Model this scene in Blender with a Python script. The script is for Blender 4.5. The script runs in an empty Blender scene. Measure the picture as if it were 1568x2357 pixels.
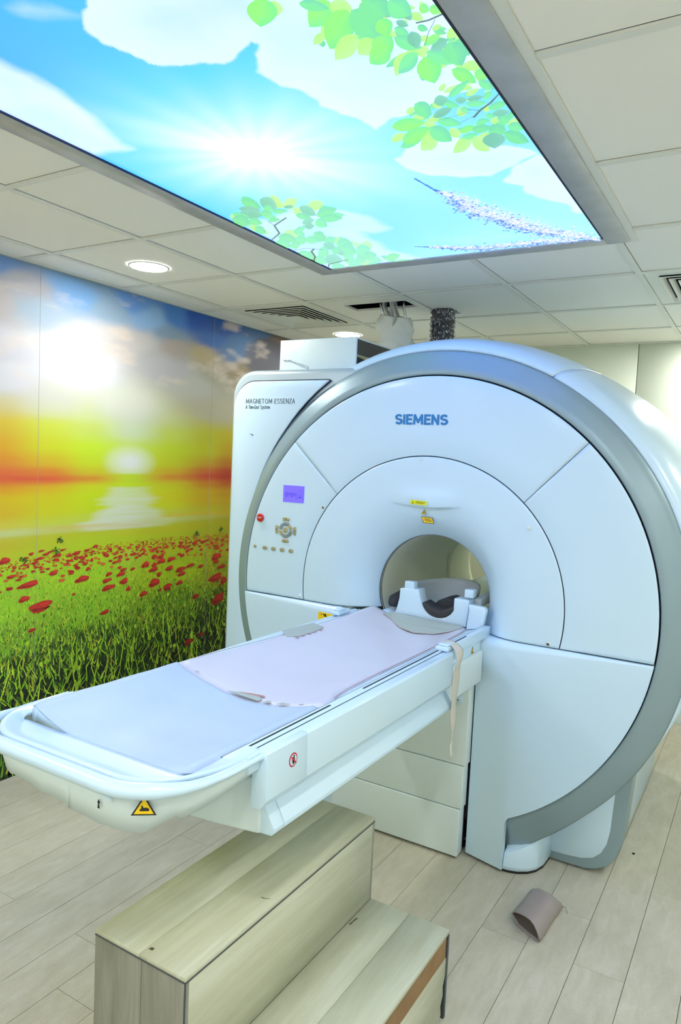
import bpy, bmesh, math, random, json
import numpy as np
from mathutils import Vector, Matrix

C = bpy.context.scene.collection
SC = bpy.context.scene
H = 1.652                      # camera height above the floor
CEIL = 2.532                   # underside of the suspended ceiling
random.seed(7)
RNG = np.random.default_rng(11)

# ------------------------------------------------------------------ camera
cam_d = bpy.data.cameras.new('camera')
cam = bpy.data.objects.new('camera', cam_d); C.objects.link(cam)
right = Vector((0.85566208, 0.51539873, 0.04697391))
down = Vector((0.07721461, -0.03738636, -0.99631329))
fwd = Vector((-0.51174242, 0.85613457, -0.0717864))
m = Matrix((right, -down, -fwd)).transposed().to_4x4()
m.translation = Vector((0, 0, H))
cam.matrix_world = m
cam_d.sensor_fit = 'VERTICAL'; cam_d.sensor_height = 36.0
cam_d.lens = 1653.11 / 2357 * 36.0
cam_d.clip_start = 0.05
SC.camera = cam

# ------------------------------------------------------------------ world, exposure
w = bpy.data.worlds.new('world'); SC.world = w; w.use_nodes = True
w.node_tree.nodes['Background'].inputs[0].default_value = (0.6, 0.7, 0.65, 1)
w.node_tree.nodes['Background'].inputs[1].default_value = 0.05
SC.view_settings.view_transform = 'Standard'
SC.view_settings.look = 'None'
SC.view_settings.gamma = 1.0
SC.view_settings.use_curve_mapping = False
SC.view_settings.exposure = 0.85
SC.cycles.use_denoising = True
SC.cycles.use_adaptive_sampling = True
SC.cycles.adaptive_threshold = .02
SC.cycles.max_bounces = 10
SC.cycles.diffuse_bounces = 6
SC.cycles.sample_clamp_indirect = 6.0
SKY_POWER = 0.555                # backlight of the printed ceiling panel
LAMP_POWER = 100.0              # round downlights

# ------------------------------------------------------------------ helpers
def srgb(*c):
    o = []
    for v in c:
        v = v / 255.0
        o.append(v / 12.92 if v <= 0.04045 else ((v + 0.055) / 1.055) ** 2.4)
    return tuple(o) + (1.0,)

def mat(name, col, rough=0.5, metal=0.0, coat=0.0, noise=0.0, nscale=8.0, bump=0.0, bscale=200.0, emit=None, estr=0.0, spec=0.5):
    mt = bpy.data.materials.new(name); mt.use_nodes = True
    nt = mt.node_tree; b = nt.nodes['Principled BSDF']
    b.inputs['Base Color'].default_value = col
    b.inputs['Roughness'].default_value = rough
    b.inputs['Metallic'].default_value = metal
    b.inputs['Coat Weight'].default_value = coat
    b.inputs['Coat Roughness'].default_value = 0.12
    b.inputs['Specular IOR Level'].default_value = spec
    if emit:
        b.inputs['Emission Color'].default_value = emit
        b.inputs['Emission Strength'].default_value = estr
    g = nt.nodes.new('ShaderNodeNewGeometry')
    if noise:
        n = nt.nodes.new('ShaderNodeTexNoise'); n.inputs['Scale'].default_value = nscale
        n.inputs['Detail'].default_value = 5
        nt.links.new(g.outputs['Position'], n.inputs['Vector'])
        mx = nt.nodes.new('ShaderNodeMix'); mx.data_type = 'RGBA'; mx.blend_type = 'MULTIPLY'
        mx.inputs['Factor'].default_value = noise
        mx.inputs['A'].default_value = col
        r = nt.nodes.new('ShaderNodeValToRGB')
        r.color_ramp.elements[0].position = .35; r.color_ramp.elements[0].color = (.45, .45, .43, 1)
        r.color_ramp.elements[1].position = .6; r.color_ramp.elements[1].color = (1, 1, 1, 1)
        nt.links.new(n.outputs['Fac'], r.inputs['Fac'])
        nt.links.new(r.outputs['Color'], mx.inputs['B'])
        nt.links.new(mx.outputs['Result'], b.inputs['Base Color'])
    if bump:
        n2 = nt.nodes.new('ShaderNodeTexNoise'); n2.inputs['Scale'].default_value = bscale
        nt.links.new(g.outputs['Position'], n2.inputs['Vector'])
        bp = nt.nodes.new('ShaderNodeBump'); bp.inputs['Strength'].default_value = bump
        bp.inputs['Distance'].default_value = 0.002
        nt.links.new(n2.outputs['Fac'], bp.inputs['Height'])
        nt.links.new(bp.outputs['Normal'], b.inputs['Normal'])
    return mt

def wood_mat(name, c1, c2, c3, sx, sy, sz, vary=0.0, bump=0.25, rough=0.45, blotch=0.0, speck=0.0):
    """laminate: stretched grain, slow tone drift and a per-board tone"""
    mt = bpy.data.materials.new(name); mt.use_nodes = True
    nt = mt.node_tree; N = nt.nodes; L = nt.links; b = N['Principled BSDF']
    g = N.new('ShaderNodeNewGeometry'); oi = N.new('ShaderNodeObjectInfo')
    off = N.new('ShaderNodeVectorMath'); off.operation = 'SCALE'; off.inputs[0].default_value = (7.1, 3.3, 5.7)
    L.new(oi.outputs['Random'], off.inputs['Scale'])
    ad = N.new('ShaderNodeVectorMath'); ad.operation = 'ADD'
    L.new(g.outputs['Position'], ad.inputs[0]); L.new(off.outputs[0], ad.inputs[1])
    mp = N.new('ShaderNodeMapping'); mp.inputs['Scale'].default_value = (sx, sy, sz)
    L.new(ad.outputs[0], mp.inputs['Vector'])
    n = N.new('ShaderNodeTexNoise'); n.inputs['Scale'].default_value = 1; n.inputs['Detail'].default_value = 8
    n.inputs['Roughness'].default_value = .65; n.inputs['Distortion'].default_value = .6
    L.new(mp.outputs[0], n.inputs['Vector'])
    r = N.new('ShaderNodeValToRGB'); e = r.color_ramp.elements
    e[0].position = .3; e[0].color = c1; e[1].position = .7; e[1].color = c3
    e2 = r.color_ramp.elements.new(.5); e2.color = c2
    L.new(n.outputs['Fac'], r.inputs['Fac'])
    nb = N.new('ShaderNodeTexNoise'); nb.inputs['Scale'].default_value = 1.7; nb.inputs['Detail'].default_value = 3
    L.new(g.outputs['Position'], nb.inputs['Vector'])
    rb = N.new('ShaderNodeValToRGB'); rb.color_ramp.elements[0].position = .38; rb.color_ramp.elements[1].position = .62
    rb.color_ramp.elements[0].color = (1 - blotch, 1 - blotch, 1 - blotch * 1.1, 1)
    rb.color_ramp.elements[1].color = (1, 1, 1, 1)
    L.new(nb.outputs['Fac'], rb.inputs['Fac'])
    mx = N.new('ShaderNodeMix'); mx.data_type = 'RGBA'; mx.blend_type = 'MULTIPLY'; mx.inputs['Factor'].default_value = 1
    L.new(r.outputs['Color'], mx.inputs['A']); L.new(rb.outputs['Color'], mx.inputs['B'])
    hs = N.new('ShaderNodeHueSaturation')
    mr = N.new('ShaderNodeMapRange'); mr.inputs['To Min'].default_value = 1 - vary; mr.inputs['To Max'].default_value = 1 + vary
    L.new(oi.outputs['Random'], mr.inputs['Value']); L.new(mr.outputs[0], hs.inputs['Value'])
    L.new(mx.outputs['Result'], hs.inputs['Color'])
    L.new(hs.outputs[0], b.inputs['Base Color'])
    b.inputs['Roughness'].default_value = rough
    if bump:
        n2 = N.new('ShaderNodeTexNoise'); n2.inputs['Scale'].default_value = 1; n2.inputs['Detail'].default_value = 3
        mp2 = N.new('ShaderNodeMapping'); mp2.inputs['Scale'].default_value = (sx * speck, sy * speck * 2.2, sz * speck) if speck else (sx * 2, sy * 2, sz * 2)
        L.new(ad.outputs[0], mp2.inputs['Vector']); L.new(mp2.outputs[0], n2.inputs['Vector'])
        bp = N.new('ShaderNodeBump'); bp.inputs['Strength'].default_value = bump; bp.inputs['Distance'].default_value = .003
        L.new(n2.outputs['Fac'], bp.inputs['Height']); L.new(bp.outputs[0], b.inputs['Normal'])
    return mt

def attr_mat(name, emit=0.0, rough=0.45, sampling=True):
    mt = bpy.data.materials.new(name); mt.use_nodes = True
    nt = mt.node_tree; b = nt.nodes['Principled BSDF']
    a = nt.nodes.new('ShaderNodeVertexColor'); a.layer_name = 'Col'
    if emit:
        b.inputs['Base Color'].default_value = (.02, .02, .02, 1)
        nt.links.new(a.outputs['Color'], b.inputs['Emission Color'])
        b.inputs['Emission Strength'].default_value = emit
        b.inputs['Roughness'].default_value = .3
        if not sampling: mt.cycles.emission_sampling = 'NONE'
    else:
        nt.links.new(a.outputs['Color'], b.inputs['Base Color'])
        b.inputs['Roughness'].default_value = rough
    return mt

def link(name, me, parent=None):
    o = bpy.data.objects.new(name, me); C.objects.link(o)
    if parent is not None:
        o.parent = parent
        o.matrix_parent_inverse = Matrix.Translation(parent.location).inverted() if parent.type == 'EMPTY' or parent.location.length else Matrix()
    return o

def mesh(name, V, F, mt, parent=None, smooth=False, midx=None, solid=0.0, off=-1.0, bevel=0.0):
    me = bpy.data.meshes.new(name)
    me.from_pydata([tuple(v) for v in V], [], [tuple(f) for f in F])
    me.validate(); me.update()
    for x in (mt if isinstance(mt, (list, tuple)) else [mt]): me.materials.append(x)
    if midx is not None:
        for p, i in zip(me.polygons, midx): p.material_index = i
    if smooth: me.polygons.foreach_set('use_smooth', [True] * len(me.polygons))
    o = link(name, me, parent)
    if solid:
        s = o.modifiers.new('thickness', 'SOLIDIFY'); s.thickness = solid; s.offset = off
    if bevel:
        s = o.modifiers.new('bevel', 'BEVEL'); s.width = bevel; s.segments = 3; s.limit_method = 'ANGLE'
        s.harden_normals = False
    return o

def empty(name, loc, label, cat, group=None):
    o = bpy.data.objects.new(name, None); C.objects.link(o); o.location = loc
    o.empty_display_size = .1
    tag(o, label, cat, group); return o

def tag(o, label, cat, group=None):
    o['label'] = label; o['category'] = cat
    if group: o['group'] = group
    return o

def struct(o): o['kind'] = 'structure'; return o

BOXF = [(0, 3, 2, 1), (4, 5, 6, 7), (0, 1, 5, 4), (1, 2, 6, 5), (2, 3, 7, 6), (3, 0, 4, 7)]
def boxv(x0, x1, y0, y1, z0, z1):
    return [(x0, y0, z0), (x1, y0, z0), (x1, y1, z0), (x0, y1, z0), (x0, y0, z1), (x1, y0, z1), (x1, y1, z1), (x0, y1, z1)]

def bevmesh(name, V, F, mt, parent, bev, seg=3, smooth=True):
    bm = bmesh.new(); vs = [bm.verts.new(v) for v in V]
    for f in F: bm.faces.new([vs[i] for i in f])
    bmesh.ops.recalc_face_normals(bm, faces=bm.faces)
    if bev:
        ed = [e for e in bm.edges if len(e.link_faces) == 2 and e.calc_face_angle(0) > .35]
        bmesh.ops.bevel(bm, geom=ed, offset=bev, segments=seg, profile=.5, affect='EDGES')
    me = bpy.data.meshes.new(name); bm.to_mesh(me); bm.free()
    me.materials.append(mt)
    if smooth and bev:
        me.polygons.foreach_set('use_smooth', [True] * len(me.polygons))
        me.set_sharp_from_angle(angle=math.radians(50))
    return link(name, me, parent)

def box(name, x0, x1, y0, y1, z0, z1, mt, parent=None, bev=0.0, seg=3):
    return bevmesh(name, boxv(x0, x1, y0, y1, z0, z1), BOXF, mt, parent, bev, seg)

def prism(name, pts, axis, a, b, mt, parent=None, bev=0.0, seg=3):
    """extrude a closed 2D outline; axis 'y': pts are (x,z); axis 'x': pts are (y,z); axis 'z': pts are (x,y)"""
    def v(p, t): return {'y': (p[0], t, p[1]), 'x': (t, p[0], p[1]), 'z': (p[0], p[1], t)}[axis]
    n = len(pts)
    V = [v(p, a) for p in pts] + [v(p, b) for p in pts]
    F = [tuple(range(n)), tuple(range(2 * n - 1, n - 1, -1))] + [(i, (i + 1) % n, n + (i + 1) % n, n + i) for i in range(n)]
    return bevmesh(name, V, F, mt, parent, bev, seg)

def gridm(name, A, mt, parent=None, smooth=True, close_u=False, close_v=False, solid=0.0, off=-1.0, flip=False, caps=False):
    """surface through an (n,m,3) array"""
    A = np.asarray(A, float); n, mm = A.shape[:2]
    F = []
    for i in range(n if close_u else n - 1):
        for j in range(mm if close_v else mm - 1):
            q = (i * mm + j, ((i + 1) % n) * mm + j, ((i + 1) % n) * mm + (j + 1) % mm, i * mm + (j + 1) % mm)
            F.append(q[::-1] if flip else q)
    if caps: F += [tuple(range(mm)), tuple(range(n * mm - 1, (n - 1) * mm - 1, -1))]
    return mesh(name, A.reshape(-1, 3), F, mt, parent, smooth, solid=solid, off=off)

def tube(name, pts, r, mt, parent=None, seg=10, closed=False, caps=True):
    P = [Vector(p) for p in pts]; n = len(P); R = r if isinstance(r, (list, tuple)) else [r] * n
    V = []; up0 = None
    for i, p in enumerate(P):
        t = (P[min(i + 1, n - 1)] - P[max(i - 1, 0)]).normalized()
        if up0 is None: up0 = Vector((0, 0, 1)) if abs(t.z) < .9 else Vector((1, 0, 0))
        s = t.cross(up0).normalized(); u = s.cross(t).normalized(); up0 = u
        for k in range(seg):
            a = 2 * math.pi * k / seg
            V.append(p + (s * math.cos(a) + u * math.sin(a)) * R[i])
    F = [(i * seg + k, i * seg + (k + 1) % seg, (i + 1) * seg + (k + 1) % seg, (i + 1) * seg + k) for i in range(n - 1) for k in range(seg)]
    if caps: F += [tuple(range(seg - 1, -1, -1)), tuple((n - 1) * seg + k for k in range(seg))]
    return mesh(name, V, F, mt, parent, True)

def disc(name, c, r, th, axis, mt, parent=None, seg=24, bev=0.0):
    pts = [(math.cos(2 * math.pi * k / seg) * r, math.sin(2 * math.pi * k / seg) * r) for k in range(seg)]
    if axis == 'y': return prism(name, [(c[0] + p[0], c[2] + p[1]) for p in pts], 'y', c[1] - th, c[1], mt, parent, bev, 2)
    if axis == 'z': return prism(name, [(c[0] + p[0], c[1] + p[1]) for p in pts], 'z', c[2], c[2] + th, mt, parent, bev, 2)
    return prism(name, [(c[1] + p[0], c[2] + p[1]) for p in pts], 'x', c[0], c[0] + th, mt, parent, bev, 2)

def _arc(cx, cy, rx, ry, a0, a1, n=9):
    return [(cx + rx * math.cos(math.radians(a0 + (a1 - a0) * i / n)), cy + ry * math.sin(math.radians(a0 + (a1 - a0) * i / n))) for i in range(n + 1)]
S_ = [_arc(.3, .76, .26, .24, 35, 180, 7) + _arc(.3, .76, .26, .24, 180, 250, 3)[1:] + _arc(.3, .25, .27, .25, 75, 0, 4) + _arc(.3, .25, .27, .25, 0, -145, 7)[1:]]
GLY = {'S': (.60, S_), 'I': (.12, [[(.06, 0), (.06, 1)]]), 'E': (.52, [[(.5, 0), (.06, 0), (.06, 1), (.5, 1)], [(.06, .52), (.45, .52)]]),
       'M': (.86, [[(.06, 0), (.10, 1), (.43, .2), (.76, 1), (.80, 0)]]), 'N': (.66, [[(.06, 0), (.06, 1), (.58, 0), (.58, 1)]]),
       'A': (.64, [[(.02, 0), (.31, 1), (.60, 0)], [(.13, .33), (.49, .33)]]), 'G': (.70, [_arc(.38, .5, .32, .5, 50, 350, 14) + [(.66, .48), (.42, .48)]]),
       'T': (.60, [[(.0, 1), (.58, 1)], [(.29, 1), (.29, 0)]]), 'O': (.80, [_arc(.39, .5, .33, .5, 0, 360, 18)]), 'Z': (.56, [[(.04, 1), (.52, 1), (.03, 0), (.54, 0)]]),
       'P': (.55, [[(.06, 0), (.06, 1)] + _arc(.22, .74, .28, .26, 90, -90, 8) + [(.06, .48)]]), ' ': (.26, []),
       'i': (.12, [[(.06, 0), (.06, .68)], [(.06, .88), (.06, .96)]]), 'm': (.76, [[(.06, 0), (.06, .68)], [(.06, .5)] + _arc(.22, .48, .16, .2, 150, 0, 5) + [(.38, 0)], _arc(.54, .48, .16, .2, 150, 0, 5) + [(.70, 0)]]),
       '+': (.5, [[(.04, .36), (.46, .36)], [(.25, .14), (.25, .58)]]), 'D': (.68, [[(.06, 0), (.06, 1), (.2, 1)] + _arc(.22, .5, .40, .5, 90, -90, 10) + [(.06, 0)]]),
       'o': (.54, [_arc(.27, .34, .22, .34, 0, 360, 12)]), 't': (.36, [[(.14, .92), (.14, .12), (.2, .01), (.33, .01)], [(.0, .68), (.32, .68)]]),
       'y': (.48, [[(.02, .68), (.25, 0)], [(.46, .68), (.2, -.16), (.04, -.28)]]), 's': (.42, [[(p[0] * .68, p[1] * .68) for p in S_[0]]]),
       'e': (.52, [[(.07, .36), (.47, .36)] + _arc(.27, .34, .21, .34, 5, 310, 12)])}
def text(name, s, x0, x1, z0, z1, y, mt, parent, bold=.09, depth=.0012):
    """flat lettering drawn with strokes on a plane facing -y; z0..z1 is the capital height"""
    gap = .16; tw = sum(GLY[c][0] + gap for c in s) - gap
    kx = (x1 - x0) / tw; kz = z1 - z0; V = []; F = []; t = bold * kz / 2; cx = 0
    for c in s:
        w_, ps = GLY[c]
        for P in ps:
            Q = [(x0 + (cx + p[0]) * kx, z0 + t + p[1] * (kz - 2 * t)) for p in P]
            for i, ((a, b), (c2, d)) in enumerate(zip(Q[:-1], Q[1:])):
                L_ = math.hypot(c2 - a, d - b) + 1e-9; ux, uz = (c2 - a) / L_, (d - b) / L_; e = t * (.55 if len(P) > 6 else .8)
                hx = t * (1.15 if abs(uz) > .7 else 1.0)
                n = len(V); k = y - depth - .00007 * (i % 3)
                for sx, sz in ((-1, -1), (1, -1), (1, 1), (-1, 1)):
                    ex = -e if sx < 0 else L_ + e
                    V.append((a + ux * ex - uz * hx * sz, k, b + uz * ex + ux * hx * sz))
                for q in range(4): V.append((V[n + q][0], y + .0002, V[n + q][2]))
                F += [(n, n + 1, n + 2, n + 3), (n, n + 4, n + 5, n + 1), (n + 1, n + 5, n + 6, n + 2), (n + 2, n + 6, n + 7, n + 3), (n + 3, n + 7, n + 4, n)]
        cx += w_ + gap
    return mesh(name, V, F, mt, parent)

def lerp(a, b, t): return a + (b - a) * t
def interp(x, xs, ys): return float(np.interp(x, xs, ys))

# ------------------------------------------------------------------ materials
WHITE = mat('white_enamel', (.565, .745, .885, 1), .32, coat=.25)
WHITE2 = mat('white_plastic', (.64, .75, .77, 1), .42)
IVORY = mat('ivory_liner', (.86, .88, .72, 1), .4)
SILVER = mat('silver_paint', (.27, .37, .41, 1), .36, metal=.3)
SILVER_L = mat('light_silver_paint', (.46, .56, .60, 1), .34, metal=.3)
NAVY = mat('dark_gap', (.012, .02, .035, 1), .7)
BLACK = mat('black_metal', (.012, .013, .016, 1), .5)
TILE = mat('ceiling_tile_paint', (.85, .845, .805, 1), .85, bump=.05, bscale=90)
TBAR = mat('grid_bar_paint', (.72, .735, .69, 1), .45)
VENTW = mat('vent_white', (.74, .76, .72, 1), .45)
ALU = mat('brushed_aluminium', (.47, .49, .52, 1), .42, metal=.3, noise=.2, nscale=14)
WALLP = mat('wall_panel_laminate', (.66, .71, .62, 1), .4)
WALLW = mat('wall_paint', (.74, .77, .72, 1), .8)
YELLOW = mat('sticker_yellow', srgb(245, 205, 10), .5)
YELLOW2 = mat('sticker_lime_yellow', srgb(235, 235, 20), .5)
INK = mat('black_ink', (.015, .015, .015, 1), .6)
REDINK = mat('red_ink', srgb(200, 30, 60), .5)
BLUE = mat('blue_lettering', srgb(15, 120, 185), .3)
GREYINK = mat('grey_lettering', srgb(80, 90, 95), .5)
CHROME = mat('chrome', (.75, .77, .8, 1), .12, metal=1.0)
SCREEN = mat('screen_glow', srgb(90, 80, 230), .3, emit=srgb(112, 100, 255), estr=.42)
SEGM = mat('screen_digits', srgb(50, 35, 150), .4, emit=srgb(70, 45, 190), estr=.2)
BTN = mat('key_champagne', srgb(176, 172, 140), .3, metal=.35)
BTNG = mat('key_grey', srgb(125, 138, 140), .4)
STOPR = mat('stop_red', srgb(200, 15, 20), .25, coat=.5)
MATP = mat('mat_vinyl_lilac', (.58, .60, .70, 1), .38, noise=.06, nscale=5)
MATB = mat('mat_vinyl_pale_blue', (.43, .56, .70, 1), .5, noise=.08, nscale=6)
FOAM = mat('torn_grey_backing', srgb(165, 178, 172), .8)
TORN = mat('torn_brown_edge', srgb(172, 135, 128), .8)
DARKFOAM = mat('dark_grey_foam', (.045, .045, .048, 1), .9, bump=.3, bscale=400)
COILG = mat('coil_grey_shell', (.42, .48, .50, 1), .5)
CLOTH = mat('white_cloth', (.78, .80, .75, 1), .85, bump=.2, bscale=60)
STRAPM = mat('strap_beige', (.55, .53, .47, 1), .85, bump=.3, bscale=500)
LEATHER = mat('taupe_vinyl', srgb(148, 138, 136), .42, bump=.15, bscale=300)
MDF = mat('raw_mdf', srgb(148, 118, 82), .9, noise=.25, nscale=20)
TRIMD = mat('dark_edge_strip', srgb(60, 70, 78), .4)
LAMPM = mat('lamp_diffuser', (.9, .9, .9, 1), .4, emit=(1.0, 0.985, .93, 1), estr=LAMP_POWER)
PLANK = wood_mat('floor_plank_laminate', srgb(188, 184, 165), srgb(198, 194, 176), srgb(208, 205, 190), 26, 7, 10, vary=.025, bump=1.0, rough=.4, blotch=.10, speck=14)
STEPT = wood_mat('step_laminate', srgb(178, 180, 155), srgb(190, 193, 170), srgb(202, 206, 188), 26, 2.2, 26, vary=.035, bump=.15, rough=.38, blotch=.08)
STEPV = wood_mat('step_laminate_upright', srgb(118, 118, 106), srgb(134, 134, 122), srgb(150, 150, 138), 30, 30, 2.2, vary=.04, bump=.12, rough=.42, blotch=.06)
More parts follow.
